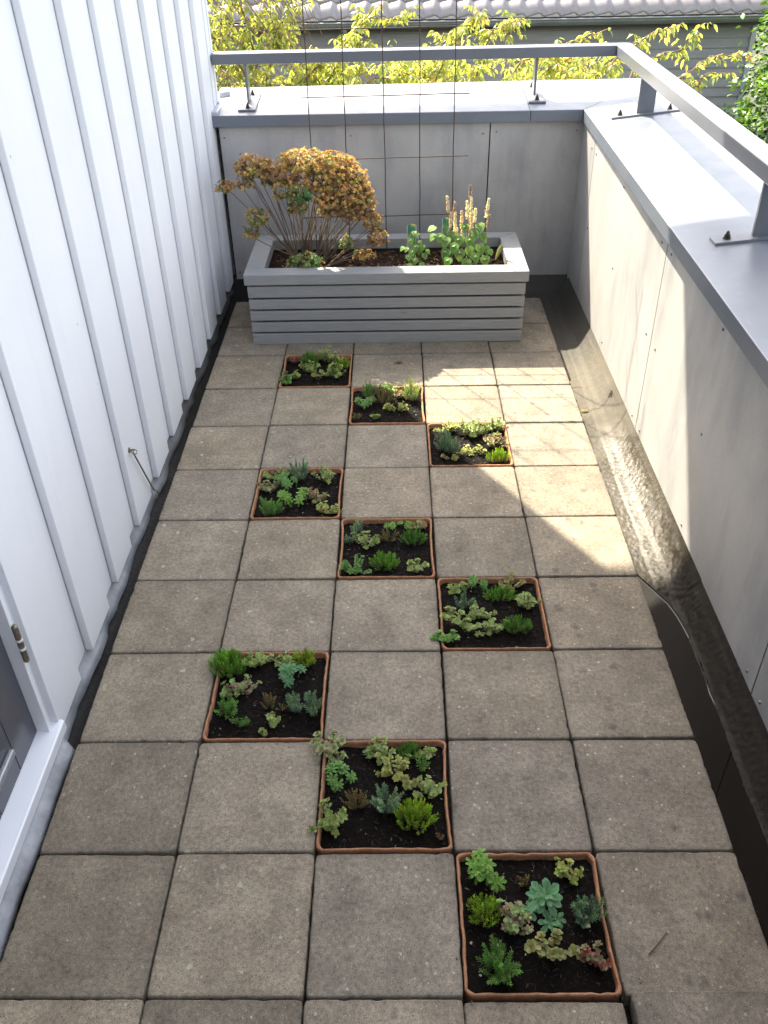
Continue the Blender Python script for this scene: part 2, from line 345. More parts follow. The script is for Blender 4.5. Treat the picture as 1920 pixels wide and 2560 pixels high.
# felt cants along the walls (folded upstands), finely divided so they look hand laid
def strip(name, rows, mat, parent=None, kind=None, label=None, cat=None):
    b = MB(); n = len(rows[0])
    for r in rows:
        for p in r: b.vert(p, (1, 1, 1))
    for i in range(len(rows)-1):
        for j in range(n-1): b.face((i*n+j, (i+1)*n+j, (i+1)*n+j+1, i*n+j+1))
    o = b.build(name, mat, parent, smooth=True)
    if kind or label: tag(o, label, cat, None, kind)
    return o
rows = []
NG = 900
for i in range(0, NG):
    y = -2.0+i*(3.46+2.0)/(NG-1) if i > 200 else -2.0+i*(1.7/200) ; y = -0.3+(i-200)*(3.76/(NG-201)) if i > 200 else -2.0+i*(1.7/200)
    w = 0.006*noise.noise((y*3, 1.3, 0)); lapy = 1.20+0.05*math.sin(1.0)
    prof_ = [(1.40, -.0440), (1.47, -.0438)]+[(1.49+k*.006, -.0436+(.0006*max(0, k-13))) for k in range(18)]
    base = [(1.49, -.0436), (1.56+w, -.0430), (1.588+w, -.0395), (1.603+w*.8, -.031), (1.628+w*.5, -.006), (1.653, .024), (1.672, .05)]
    # resample the profile finely
    fine_ = []
    for a in range(len(base)-1):
        m_ = (14, 6, 4, 6, 7, 2)[a]
        for k in range(m_): f = k/m_; fine_.append((base[a][0]+(base[a+1][0]-base[a][0])*f, base[a][1]+(base[a+1][1]-base[a][1])*f))
    fine_.append(base[-1]); row = [(1.40, y, -.0440), (1.45, y, -.0438)]
    for (x, z) in fine_:
        # felt lap: a second sheet ends in a rounded tongue near y = 1.2
        edge = 1.14+0.9*max(0, 1.60-x)**1.0+0.02*noise.noise((x*30, 2, 2))
        lap = .0035 if (y > edge and x > 1.56) else 0.0
        kk = 1.45 if 1.0 < y < 2.1 else 1.0
        d = .0012*kk*noise.noise((x*95, y*80, 0))+.0013*kk*noise.noise((x*210, y*170, 3))+.0025*noise.noise((x*18, y*9, 5)) + .0007*noise.noise((x*420, y*420, 3))
        if x > 1.645: d *= .2
        row.append((x-d*.5, y, z+d+lap))
    rows.append(row)
strip('gutter_felt', rows, M['felt'], kind='structure')
rows = []
for i in range(0, 40):
    x = -0.06+i*1.73/39; w = 0.005*noise.noise((x*4, 7, 0))
    rows.append([(x, 3.34, -0.0437), (x, 3.43+w, -0.042), (x, 3.46+w, -0.03), (x, 3.503, 0.022), (x, 3.52, 0.05)][::-1])
strip('gutter_felt', rows, M['felt'], kind='structure')
rows = []
for i in range(0, 120):
    y = -2.3+i*5.9/119; w = 0.004*noise.noise((y*5, 9, 0))
    rows.append([(0.01, y, -0.0436), (-0.028+w, y, -0.0425), (-0.050+w*.5, y, -0.034), (-0.064, y, -0.01), (-0.066, y, 0.01)][::-1])
strip('gutter_felt', rows, M['felt'], kind='structure')
# standing water in the gutter
pts_in, pts_out = [], []
for i in range(60):
    y = -1.6+i*2.86/59
    x = 1.592+0.006*noise.noise((y*7, 2, 0))+0.003*noise.noise((y*31, 2, 0))
    if y > 0.95: x -= (y-0.95)**2*0.95+.004*noise.noise((y*40, 8, 0))
    pts_in.append((1.47, y)); pts_out.append((max(x, 1.475), y))
b = MB(); n = len(pts_in)
for p in pts_in: b.vert((p[0], p[1], -0.0375), (1,1,1))
for p in pts_out: b.vert((p[0], p[1], -0.0375), (1,1,1))
for i in range(n-1): b.face((i, n+i, n+i+1, i+1))
for p in pts_out: b.vert((p[0]+.0030, p[1], -0.0368+.0004*noise.noise((p[1]*60, 1, 1))), (1,1,1))
for p in pts_out: b.vert((p[0]+.0060, p[1], -0.0335+.0012*noise.noise((p[1]*45, 1, 1))), (1,1,1))
for q in (1, 2):
    for i in range(n-1): b.face((q*n+i, (q+1)*n+i, (q+1)*n+i+1, q*n+i+1))
tag(b.build('water', M['water']), kind='structure')

# ================================================================== PAVING SLABS
T = 0.30
def slab_mesh(seed):
    r = random.Random(seed); b = MB(); N = 24; h = 0.1483; ring = []
    def off(i): return 0.0013*noise.noise((i*0.7, seed*3.1, 0))+0.0010*noise.noise((i*2.9, seed, 4))
    outline = []
    cr = 0.004
    for side in range(4):
        for i in range(N):
            t = -h+2*h*i/N
            if i == 0: t += cr*0.5
            o_ = off(side*N+i)+(-0.0022 if (i == 0 or r.random() < 0.06) else 0)
            p = {0: (t, -h-o_), 1: (h+o_, t), 2: (-t, h+o_), 3: (-h-o_, -t)}[side]
            outline.append(p)
    k = len(outline)
    levels = [(-0.044, 1.0), (-0.0045, 1.0), (-0.0012, 0.990), (0.0, 0.974)]
    for z, s in levels:
        for p in outline: b.vert((p[0]*s, p[1]*s, z+(0.0004*noise.noise((p[0]*40, p[1]*40, seed)) if z > -0.01 else 0)), (1,1,1))
    for l in range(3):
        for i in range(k):
            j = (i+1) % k; b.face((l*k+i, l*k+j, (l+1)*k+j, (l+1)*k+i))
    b.face([3*k+i for i in range(k)])
    return b
slabs = [slab_mesh(s).build('paving_slab', M['slab']) for s in range(5)]
for o in slabs:
    for p in o.data.polygons: p.use_smooth = len(p.vertices) == 4
first_used = [False]*5
TRAYS = {(3, 0): 0, (2, 1): 1, (1, 2): 2, (3, 3): 3, (2, 4): 4, (1, 5): 5, (3, 6): 6, (2, 7): 7, (1, 8): 8}
ORD = ['first', 'second', 'third', 'fourth', 'fifth', 'sixth', 'seventh', 'eighth', 'ninth', 'tenth', 'eleventh', 'twelfth', 'thirteenth']
CW = ['in the column along the white wall', 'in the second column from the white wall', 'in the middle column', 'in the second column from the gutter', 'in the column along the wet gutter']
for r in range(-1, 11):
    for c in range(5):
        if (c, r) in TRAYS: continue
        k = rng.randrange(5)
        if first_used[k]:
            o = slabs[k].copy(); COL.objects.link(o)
        else: o = slabs[k]; first_used[k] = True
        cx, cyy = (c+.5)*T+rng.uniform(-.0012, .0012), (r+.5)*T+rng.uniform(-.0012, .0012)
        z = rng.uniform(-.0012, .0008); rz = rng.choice([0, 1, 2, 3])*math.pi/2+rng.uniform(-.007, .007)
        tilt = (rng.uniform(-.003, .003), rng.uniform(-.003, .003))
        if (c, r) == (4, -1): cx += 0.009; cyy += 0.010; z = 0.009
        if (c, r) == (3, -1): cx -= 0.002; cyy -= 0.004
        o.location = (cx, cyy, z); o.rotation_euler = (tilt[0], tilt[1], rz)
        lab = 'concrete paving slab %s, %s row from the near end' % (CW[c], ORD[r+1])
        if (c, r) == (4, -1): lab = 'raised grey paving slab at the bottom right, by the nearest sedum tray corner'
        if r == 10: lab = 'shaded paving slab %s, behind or beside the planter in the last row' % CW[c]
        tag(o, lab, 'paving slab', 'paving slabs of the terrace')
# crumbs in the joints
b = MB()
for i in range(5200):
    if rng.random() < .5: x = rng.randint(0, 5)*T+rng.gauss(0, .0012); y = rng.uniform(-.3, 3.3)
    else: y = rng.randint(-1, 11)*T+rng.gauss(0, .0012); x = rng.uniform(0, 1.5)
    if noise.noise((x*5, y*5, 3)) < -0.05: continue
    s = rng.uniform(.0006, .0018); z = rng.uniform(-.009, -.001); g = rng.choice([(.03,.025,.018)]*4+[(.10,.08,.055), (.05,.06,.02)])
    n = len(b.v); q = [Vector((rng.gauss(0, 1), rng.gauss(0, 1), rng.gauss(0, 1)))*s for _ in range(4)]
    for p in q: b.vert((x+p.x, y+p.y, z+p.z), g)
    b.face((n, n+1, n+2)); b.face((n, n+2, n+3)); b.face((n+1, n+3, n+2))
tag(b.build('joint_grit', M['chip']), 'dark crumbs of grit lying in the joints between the paving slabs', 'grit', None, 'stuff')

# ================================================================== HOUSE WITH WHITE BOARD CLADDING
house = empty('house', (-0.3, 1.5, 0), 'house with a white board clad wall and dark door on the left side', 'house')
def part(b, name, mat, parent, **k):
    o = b.build(name, mat, parent, **k)
    # keep world placement although the parent is offset
    p = parent; off = Vector((0, 0, 0))
    while p is not None: off += p.location; p = p.parent
    o.location = Vector(o.location)-off
    return o
H = 4.2; zb = 0.018
b = MB(); b.box((-6, -5, -3.3), (-0.085, 3.60, H)); b.box((-0.085, 0.64, 0.0), (-0.0735, 3.60, H-.01)); part(b, 'wall', M['dark'], house)
b = MB()
ycl = [0.632]+[0.896+0.2765*k for k in range(0, 10)]+[3.662]
for i in range(len(ycl)-1): b.box((-0.0720, ycl[i]+(0.003 if i else 0), zb), (-0.060, ycl[i+1]-0.0028, H))
for k in range(-1, 11):
    y0 = 0.896+0.2765*k; y1 = y0+0.172
    if y0 < 0.6: continue
    jz = 0.0015*((k*7) % 5-2)
    b.box((-0.0605, y0, zb-0.001+jz*.3), (-0.040-.0012*((k*5) % 3), min(y1, 3.60), H-.002))
o = part(b, 'cladding', M['wall'], house, bevel=0.0018, segs=2)
b = MB(); b.box((-0.30, 3.6005, -3.3), (-0.0625, 3.69, H)); b.box((-0.07, 3.6625, zb-.01), (-0.038, 3.692, H-.001))
part(b, 'corner_post', M['wall'], house, bevel=0.002)
b = MB(); b.box((-0.0845, 0.588, 0.035), (-0.052, 0.6035, 2.2)); b.box((-0.0845, 0.6035, 0.030), (-0.058, 0.6315, 2.2)); b.box((-0.0845, -0.5, 2.2), (-0.052, 0.6315, 2.26))
part(b, 'door_frame', M['trim'], house, bevel=0.0015)
# sill: sloping top, square front
b = MB(); n = len(b.v)
for y in (-2.0, 0.629):
    for x, z in ((-0.084, 0.056), (-0.034, 0.049), (-0.030, 0.047), (-0.030, 0.018), (-0.084, 0.018)): b.vert((x, y, z), (1,1,1))
for i in range(5): j = (i+1) % 5; b.face((i, j, 5+j, 5+i))
b.face((4, 3, 2, 1, 0)); b.face((5, 6, 7, 8, 9)); part(b, 'sill', M['trim'], house, bevel=0.0015)
door = part(MB_ := (lambda q: (q.box((-0.0975, 0.475, 0.058), (-0.080, 0.587, 2.19)), q.box((-0.0975, 0.355, 0.058), (-0.080, 0.4725, 2.19)), q.box((-0.0975, 0.235, 0.058), (-0.080, 0.3525, 2.19)), q.box((-0.0975, 0.115, 0.058), (-0.080, 0.2325, 2.19)), q.box((-0.0975, -0.005, 0.058), (-0.080, 0.1125, 2.19)), q.box((-0.0975, -0.45, 0.058), (-0.080, -0.0075, 2.19)), q.box((-0.0985, -0.45, 0.057), (-0.083, 0.586, 2.185)), q)[-1])(MB()), 'door', M['door'], house, bevel=0.001)
b = MB()
b.box((-0.0800, -0.4, 0.132), (-0.066, 0.462, 0.150)); part(b, 'weather_bar', M['strip'], door, bevel=0.004)
b = MB(); x0, y0 = -0.046, 0.592
b.tube([(x0, y0, 0.292), (x0, y0, 0.394)], 0.0068, n=16); b.tube([(x0, y0, 0.394), (x0, y0, 0.400)], 0.0068, 0.003, n=16); b.tube([(x0, y0, 0.292), (x0, y0, 0.286)], 0.0068, 0.003, n=16)
pass
h_ = part(b, 'hinge', M['steel'], door)
for z in (0.326, 0.352):
    b = MB(); b.tube([(x0, y0, z), (x0, y0, z+0.006)], 0.0078, n=16); part(b, 'hinge_ring', M['ring'], door)
# lead flashing, wavy hem
rows = []
N = 200
for i in range(N):
    y = -2.0+i*5.55/(N-1)
    near = 1 if y < 0.62 else 0
    w = 0.010*noise.noise((y*6.5, 0.2, 0))+0.006*noise.noise((y*17, 5, 0))+0.004*math.sin(y*22)
    if near: rows.append([(-0.062, y, 0.03), (-0.052, y, 0.016), (-0.034+w*.3, y, 0.004), (-0.014+w*.5, y, -0.012), (-0.008+w*.4, y, -0.026)][::-1])
    else: rows.append([(-0.068, y, 0.04), (-0.0612, y, 0.018), (-0.057+w*.3, y, 0.006), (-0.048+w*.9, y, -0.009+w*.3), (-0.038+w*1.3, y, -0.024+w*.7)][::-1])
o = strip('flashing', rows, M['lead'], None); o.parent = house; o.location = -house.location
sm = o.modifiers.new('solid', 'SOLIDIFY'); sm.thickness = 0.0015
# roof overhang above the terrace (throws the near shade)
b = MB(); b.box((-0.0, -5.0, -3.3), (2.9, -2.35, 2.5)); part(b, 'unseen_rear_blocker', M['siding'], house)  # added unseen block behind the camera, dims skylight on faces turned that way
b = MB(); b.box((-6.4, -5.6, 4.2), (0.53, 4.52, 4.36)); part(b, 'roof_overhang', M['trim'], house)

# door hold-back hook on the wall
hk = empty('door_hook', (-0.05, 1.507, 0.266), 'brassy hold-back rod hanging from an eye on the white cladding', 'hook')
b = MB(); b.tube([(-0.0405, 1.500, 0.272), (-0.024, 1.500, 0.272)], 0.0035, n=8)
b.tube([(-0.026+0.009*math.cos(a), 1.500, 0.266+0.009*math.sin(a)) for a in [i*math.pi/6 for i in range(12)]], 0.0018, n=6)
b.tube([(-0.0405, 1.500, 0.272), (-0.0385, 1.500, 0.272)], 0.009, n=12)
part(b, 'eye', M['steel'], hk)
b = MB(); b.tube([(-0.030, 1.503, 0.262), (-0.032, 1.512, 0.248), (-0.030, 1.618, 0.040)], 0.0028, n=8)
b.tube([(-0.030, 1.618, 0.040), (-0.024, 1.628, 0.030), (-0.022, 1.636, 0.012), (-0.028, 1.634, -0.004)], 0.0022, n=8)
part(b, 'rod', M['steel'], hk)

# ================================================================== PARAPETS
def screw(parent, x, y, z, axis):
    b = MB(); d = {'x': (-1, 0), 'y': (0, -1)}[axis]
    b.tube([(x-d[0]*.002, y-d[1]*.002, z), (x+d[0]*.0018, y+d[1]*.0018, z), (x+d[0]*.003, y+d[1]*.003, z)], 0.0048, 0.0038, n=10)
    part(b, 'screw', M['screw'], parent)
back = empty('parapet_wall', (0.8, 3.7, 0), 'low parapet across the far end, behind the planter, with grey metal coping', 'wall')
b = MB(); b.box((-0.030, 3.530, -3.3), (1.7, 3.90, 0.80)); part(b, 'wall_core', M['dark'], back)
p1 = MB(); p1.box((-0.020, 3.510, 0.016), (1.2295, 3.529, 0.80)); p1 = part(p1, 'panel', M['panel'], back, bevel=0.001)
p2 = MB(); p2.box((1.2350, 3.510, 0.016), (1.679, 3.529, 0.80)); p2 = part(p2, 'panel', M['panel'], back, bevel=0.001)
for x in (-0.0, 0.589, 1.200): screw(p1, x, 3.51, 0.713, 'y'); screw(p1, x, 3.51, 0.07, 'y')
for x in (1.262, 1.632): screw(p2, x, 3.51, 0.72, 'y')
# coping as folded sheet: back
def coping_mesh(inner, outer, zi, zo, drop, th=0.0025):
    """inner/outer: two (x,y) points each; folded sheet with fascia on both sides"""
    b = MB()
    (ax, ay), (bx, by) = inner; (cx, cy2), (dx, dy) = outer
    top = [(ax, ay, zi), (bx, by, zi), (dx, dy, zo), (cx, cy2, zo)]
    n = len(b.v)
    for p in top: b.vert(p, (1,1,1))
    for p in top: b.vert((p[0], p[1], p[2]-drop), (1,1,1))
    b.face((n, n+1, n+2, n+3)); b.face((n+7, n+6, n+5, n+4))
    for i in range(4): j = (i+1) % 4; b.face((n+i, n+4+i, n+4+j, n+j))
    return b
ZI, ZO = 0.815, 0.858
slope = 0.0182
def xin(y): return 1.648-(3.48-y)*slope
b1 = coping_mesh(((-0.055, 3.478), (1.408, 3.480)), ((-0.055, 3.88), (1.408, 3.935)), ZI, ZO, 0.050)
b2 = coping_mesh(((1.4095, 3.480), (1.648, 3.480)), ((1.4095, 3.935), (2.075, 3.945)), ZI, ZO, 0.050)
part(b1, 'coping', M['coping'], back, bevel=0.0025); part(b2, 'coping', M['coping'], back, bevel=0.0025)
b = MB(); b.prism([(-0.052, 3.482), (-0.012, 3.482), (-0.012, 3.86), (-0.055, 3.86)], 0.80, 0.832)
b.prism([(-0.046, 3.74), (0.005, 3.76), (-0.005, 3.86), (-0.05, 3.86)], 0.83, 0.866)
part(b, 'end_cap', M['pipe'], back, bevel=0.006)
right = empty('parapet_wall', (1.86, 1.2, 0), 'low parapet along the right side with wide shiny grey metal coping', 'wall')
b = MB(); b.box((1.680, -2.3, -3.3), (2.03, 3.50, 0.80)); part(b, 'wall_core', M['dark'], right)
ys = [3.509, 3.222, 3.2165, 1.9855, 1.9805, 0.7115, 0.7065, -0.560, -0.565, -1.83]
pan = []
for i in range(0, 10, 2):
    q = MB(); q.box((1.660, ys[i+1], 0.018), (1.679, ys[i], 0.80)); pan.append(part(q, 'panel', M['panel'], right, bevel=0.001))
for k, l in {0: [(3.27, .06), (3.27, .70)], 1: [(3.17, .70), (3.17, .38), (2.63, .716), (2.625, .40), (2.629, .076), (2.045, .706), (2.045, .384), (2.046, .057)],
             2: [(1.930, .707), (1.92, .385), (1.93, .061), (1.392, .697), (1.375, .381), (1.368, .062), (.77, .70), (.757, .38), (.757, .063)], 3: [(.665, .38), (.66, .057), (.08, .70), (.08, .38), (.08, .06)]}.items():
    for y, z in l: screw(pan[k], 1.66, y, z, 'x')
# right coping, two sheets with a fine seam near the corner
c1 = coping_mesh(((xin(3.478), 3.478), (xin(3.30), 3.30)), ((2.075, 3.943), (2.073, 3.30)), ZI+.0006, ZO+.0006, 0.050)
c2 = coping_mesh(((xin(3.2985), 3.2985), (xin(-2.3), -2.3)), ((2.073, 3.2985), (2.05, -2.3)), ZI+.0006, ZO+.0006, 0.050)
for cc in (c1, c2):
    cc.f = [tuple(reversed(f)) for f in cc.f]; part(cc, 'coping', M['coping'], right, bevel=0.0025)

# ================================================================== RAILING
rail = empty('railing', (1.84, 3.66, 0.83), 'grey flat steel railing standing on both parapets, turning the far right corner', 'railing')
XR0, XR1 = 1.802, 1.877
b = MB()
zt, z0 = 1.045, 1.000
b.prism([(-0.035, 3.622), (1.802, 3.660), (1.877, 3.738), (-0.035, 3.700)], z0, zt)
part(b, 'handrail', M['rail'], rail, bevel=0.003)
b = MB(); b.prism([(1.8035, 3.6595), (1.801, 3.357), (1.876, 3.357), (1.8785, 3.737)], z0, zt); part(b, 'handrail', M['rail'], rail, bevel=0.003)
b = MB(); b.prism([(1.7995, 3.3545), (1.765, -1.5), (1.840, -1.5), (1.876, 3.3545)], z0, zt); part(b, 'handrail', M['rail'], rail, bevel=0.003)
def post(x, y, along, zc):
    """along='x': wall runs along x, blade is wide in y"""
    b = MB()
    if along == 'x': b.box((x-.005, y-.032, zc), (x+.005, y+.032, z0))
    else: b.prism([(x-.036, y-.006), (x+.036, y-.006), (x+.036, y+.006), (x-.036, y+.006)], zc, z0)
    p = part(b, 'post', M['rail'], rail, bevel=0.001)
    b = MB(); t_ = 0.008
    if along == 'x': pts = [(x-.038, y-.125), (x+.042, y-.125), (x+.042, y+.125), (x-.038, y+.125)]
    else: pts = [(x-.145, y-.028), (x+.145, y-.028), (x+.145, y+.028), (x-.145, y+.028)]
    q = [(px, py, (zc+t_)+((py-y) if along == 'x' else (px-x))*0.1) for px, py in pts]
    n = len(b.v)
    for v in q: b.vert((v[0], v[1], v[2]-t_), (1,1,1))
    for v in q: b.vert(v, (1,1,1))
    b.face((n+3, n+2, n+1, n)); b.face((n+4, n+5, n+6, n+7))
    for i in range(4): j = (i+1) % 4; b.face((n+i, n+j, n+4+j, n+4+i))
    part(b, 'base_plate', M['railtop'], p, bevel=0.001)
    for s in (-1, 1):
        bx, by = (x+.004, y+s*.095) if along == 'x' else (x+s*.105, y)
        bz = zc+t_+s*(.0095 if along == 'x' else .0105)
        b = MB(); b.tube([(bx, by, bz-.001), (bx, by, bz+.0022)], 0.0115, n=16); b.tube([(bx, by, bz+.002), (bx, by, bz+.011)], 0.0085, n=6)
        b.tube([(bx, by, bz+.011), (bx, by, bz+.018), (bx, by, bz+.022)], 0.0065, 0.0025, n=10)
        part(b, 'bolt', M['bolt'], p)
post(0.112, 3.655, 'x', 0.833); post(1.447, 3.70, 'x', 0.838); post(1.866, 3.262, 'y', 0.838); post(1.840, 1.700, 'y', 0.838)

# ================================================================== PLANTER
planter = empty('planter_box', (0.75, 3.05, 0), 'grey slatted wooden planter box standing across the far end', 'planter')
PX0, PX1, PY0, PY1, PZ = 0.140, 1.356, 2.800, 3.305, 0.325
cap = 0.082
b = MB()
zc0 = 0.278
ix0, ix1, iy0, iy1 = PX0+cap, PX1-cap, PY0+cap, PY1-cap+.01
g = .0006
for poly in ([(PX0, PY0), (PX1, PY0), (ix1, iy0), (ix0, iy0)], [(PX1, PY0+g), (PX1, PY1-g), (ix1, iy1-g), (ix1, iy0+g)][0:4], [(PX1, PY1), (PX0, PY1), (ix0, iy1), (ix1, iy1)], [(PX0, PY1-g), (PX0, PY0+g), (ix0, iy0+g), (ix0, iy1-g)]):
    b.prism(poly, zc0, PZ)
part(b, 'top_frame', M['wood'], planter, bevel=0.003)
for z0_, z1_ in ((0.0, 0.050), (0.0585, 0.103), (0.1125, 0.156), (0.165, 0.209), (0.218, 0.269)):
    b = MB(); e = 0.010
    b.box((PX0+e, PY0+.010, z0_), (PX1-e, PY0+.030, z1_)); b.box((PX0+e, PY1-.030, z0_), (PX1-e, PY1-.010, z1_))
    b.box((PX0+e, PY0+.0305, z0_), (PX0+e+.02, PY1-.0305, z1_)); b.box((PX1-e-.02, PY0+.0305, z0_), (PX1-e, PY1-.0305, z1_))
    part(b, 'slat', M['wood'], planter, bevel=0.003)
b = MB(); 
b.box((ix0-.012, iy1, 0.03), (ix1+.012, iy1+.02, 0.277)); b.box((ix0-.012, iy0-.022, 0.03), (ix1+.012, iy0, 0.277)); b.box((ix0-.03, iy0, 0.03), (ix0-.008, iy1, 0.277)); b.box((ix1+.008, iy0, 0.03), (ix1+.03, iy1, 0.277))
b.box((ix0-.03, iy0-.02, 0.02), (ix1+.03, iy1+.02, 0.0295))
part(b, 'liner', M['dark'], planter)
def soil_patch(x0, x1, y0, y1, z, amp, step=0.006, seed=0):
    b = MB(); nx = int((x1-x0)/step); ny = int((y1-y0)/step)
    for j in range(ny+1):
        for i in range(nx+1):
            x = x0+(x1-x0)*i/nx; y = y0+(y1-y0)*j/ny
            dz = amp*noise.noise((x*22, y*22, seed))+amp*.6*noise.noise((x*75, y*75, seed+3))+amp*.35*noise.noise((x*190, y*190, seed+7))
            b.vert((x, y, z+dz), (1,1,1))
    for j in range(ny):
        for i in range(nx): a = j*(nx+1)+i; b.face((a, a+1, a+nx+2, a+nx+1))
    return b
def chips(b, r, n, x0, x1, y0, y1, z, cols, smin, smax, elong=4):
    for _ in range(n):
        x, y = r.uniform(x0, x1), r.uniform(y0, y1); s = r.uniform(smin, smax); a = r.uniform(0, 6.28)
        d = Vector((math.cos(a), math.sin(a), r.uniform(-.35, .35)))*s; w = Vector((-math.sin(a), math.cos(a), r.uniform(-.5, .5)))*s/r.uniform(elong*.5, elong*1.5)
        c = r.choice(cols); c = tuple(v*r.uniform(.6, 1.3) for v in c); p = Vector((x, y, z+r.uniform(0, .004))); n0 = len(b.v)
        bend = Vector((0, 0, s*r.uniform(0, .25)))
        for q in (p-d-w*.5, p-d+w*.5, p+bend+w, p+bend-w, p+d+w*.3, p+d-w*.3): b.vert(q, c)
        b.face((n0, n0+3, n0+2, n0+1)); b.face((n0+3, n0+5, n0+4, n0+2))
sp1 = soil_patch(ix0-.008, ix1+.008, iy0, iy1, 0.268, 0.011, 0.007, 5)
nb = len(sp1.f)
soilp = part(sp1, 'soil', M['soil2'], planter, smooth=False)
b = MB(); r = random.Random(7)
chips(b, r, 900, ix0+.01, ix1-.01, iy0+.01, iy1-.01, 0.271, [(.10,.045,.022)]*4+[(.05,.028,.016)]*4+[(.17,.085,.045), (.20,.14,.09)], .003, .013, 4)
part(b, 'bark_mulch', M['chip'], soilp)

# rusty mesh trellis standing in the planter
tr = empty('mesh_trellis', (0.74, 3.222, 0.28), 'rusty welded wire mesh used as trellis, standing at the back of the planter', 'trellis')
b = MB(); wr = random.Random(4)
for i, (xb, xt) in enumerate(((0.425, 0.428), (0.578, 0.580), (0.750, 0.743), (0.904, 0.896), (1.050, 1.042))):
    pts = [(xb+(xt-xb)*(z-.24)/1.05+wr.uniform(-.0012, .0012), 3.222+wr.uniform(-.001, .001), z) for z in [0.24+0.1*k for k in range(17)]]
    b.tube(pts, 0.0022, n=8)
part(b, 'upright_wire', M['rust'], tr)
b = MB()
for z, xa, xb_ in ((0.435, 0.37, 1.115), (0.687, 0.375, 1.112), (0.938, 0.381, 1.108), (1.188, 0.364, 1.104), (1.438, 0.36, 1.10), (1.688, 0.36, 1.10)):
    b.tube([(xa+(xb_-xa)*k/8, 3.2165+wr.uniform(-.001, .001), z+.006*(k/8-.5)+wr.uniform(-.0012, .0012)) for k in range(9)], 0.0022, n=8)
part(b, 'cross_wire', M['rust'], tr)

# ================================================================== LEAF TOOLS
def leaf(b, p, d, nrm, L, W, col, bend=0.2, fold=0.15, teeth=0, prof=((0, .10), (.3, .34), (.62, .5), (.86, .36), (1, .06))):
    d = d.normalized(); s = d.cross(nrm)
    if s.length < 1e-5: s = d.orthogonal()
    s.normalize(); nn = s.cross(d).normalized(); n0 = len(b.v)
    k = len(prof)
    for i, (t, w) in enumerate(prof):
        c = p+d*(L*t)-nn*(bend*L*t*t); ww = w*W
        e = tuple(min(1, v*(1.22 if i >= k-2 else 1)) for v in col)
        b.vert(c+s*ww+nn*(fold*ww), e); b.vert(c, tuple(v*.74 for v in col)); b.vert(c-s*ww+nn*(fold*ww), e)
    for i in range(k-1):
        a = n0+i*3; b.face((a, a+1, a+4, a+3)); b.face((a+1, a+2, a+5, a+4))
PROF_ROUND = ((0, .10), (.22, .26), (.5, .46), (.78, .46), (.95, .24), (1, .05))
PROF_TOOTH = ((0, .08), (.35, .20), (.55, .36), (.62, .30), (.74, .46), (.80, .36), (.90, .30), (1, .04))
PROF_SCAL = ((0, .10), (.28, .26), (.42, .40), (.48, .32), (.62, .50), (.68, .42), (.82, .50), (.88, .36), (.97, .18), (1, .04))
PROF_TREE = ((0, .03), (.15, .30), (.42, .5), (.7, .36), (.88, .15), (1, .01))
PROF_HEART = ((0, .18), (.10, .44), (.28, .52), (.36, .44), (.55, .44), (.62, .34), (.82, .22), (1, .02))
def needle(b, p, d, L, W, col):
    s = d.orthogonal().normalized()*W; n0 = len(b.v); up_ = d.cross(s).normalized()*W*.6
    b.vert(p-s*.4, col); b.vert(p+d*L*.5+s*.5+up_, col); b.vert(p+d*L, tuple(min(1, v*1.15) for v in col)); b.vert(p+d*L*.5-s*.5+up_, col); b.vert(p+d*L*.5-up_*.6, tuple(v*.7 for v in col))
    b.face((n0, n0+1, n0+2, n0+3)); b.face((n0, n0+4, n0+2, n0+1)); b.face((n0, n0+3, n0+2, n0+4))
def vary(c, r, a=.2): k = r.uniform(1-a*1.25, 1+a*1.25); return tuple(max(0, v*k*r.uniform(.92, 1.08)) for v in c)
def rosette(b, r, p, ax, n, L, W, col, col2=None, prof=PROF_ROUND, layers=2, open_=.55):
    ax = ax.normalized(); u = ax.orthogonal().normalized(); v = ax.cross(u)
    for l in range(layers):
        m = max(3, n-l*2); th = open_+(l*.42)
        for i in range(m):
            a = 2*math.pi*(i/m)+l*.6+r.uniform(-.15, .15)
            rad = u*math.cos(a)+v*math.sin(a); el = th*r.uniform(.85, 1.15)
            d = rad*math.cos(el)+ax*math.sin(el); nr = ax*math.cos(el)-rad*math.sin(el)
            s = (1-.28*l)*r.uniform(.82, 1.1)
            cc = vary(col if (col2 is None or l < layers-1) else col2, r, .14)
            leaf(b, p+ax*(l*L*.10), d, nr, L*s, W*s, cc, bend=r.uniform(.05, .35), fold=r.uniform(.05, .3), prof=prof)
def curve(p0, p1, sag, r, n=5):
    pts = []
    for i in range(n+1):
        t = i/n; q = p0.lerp(p1, t); q = q+Vector((0, 0, sag*math.sin(math.pi*t)))
        pts.append(q+Vector((r.gauss(0, 1), r.gauss(0, 1), r.gauss(0, 1)))*(p1-p0).length*.015)
    return pts

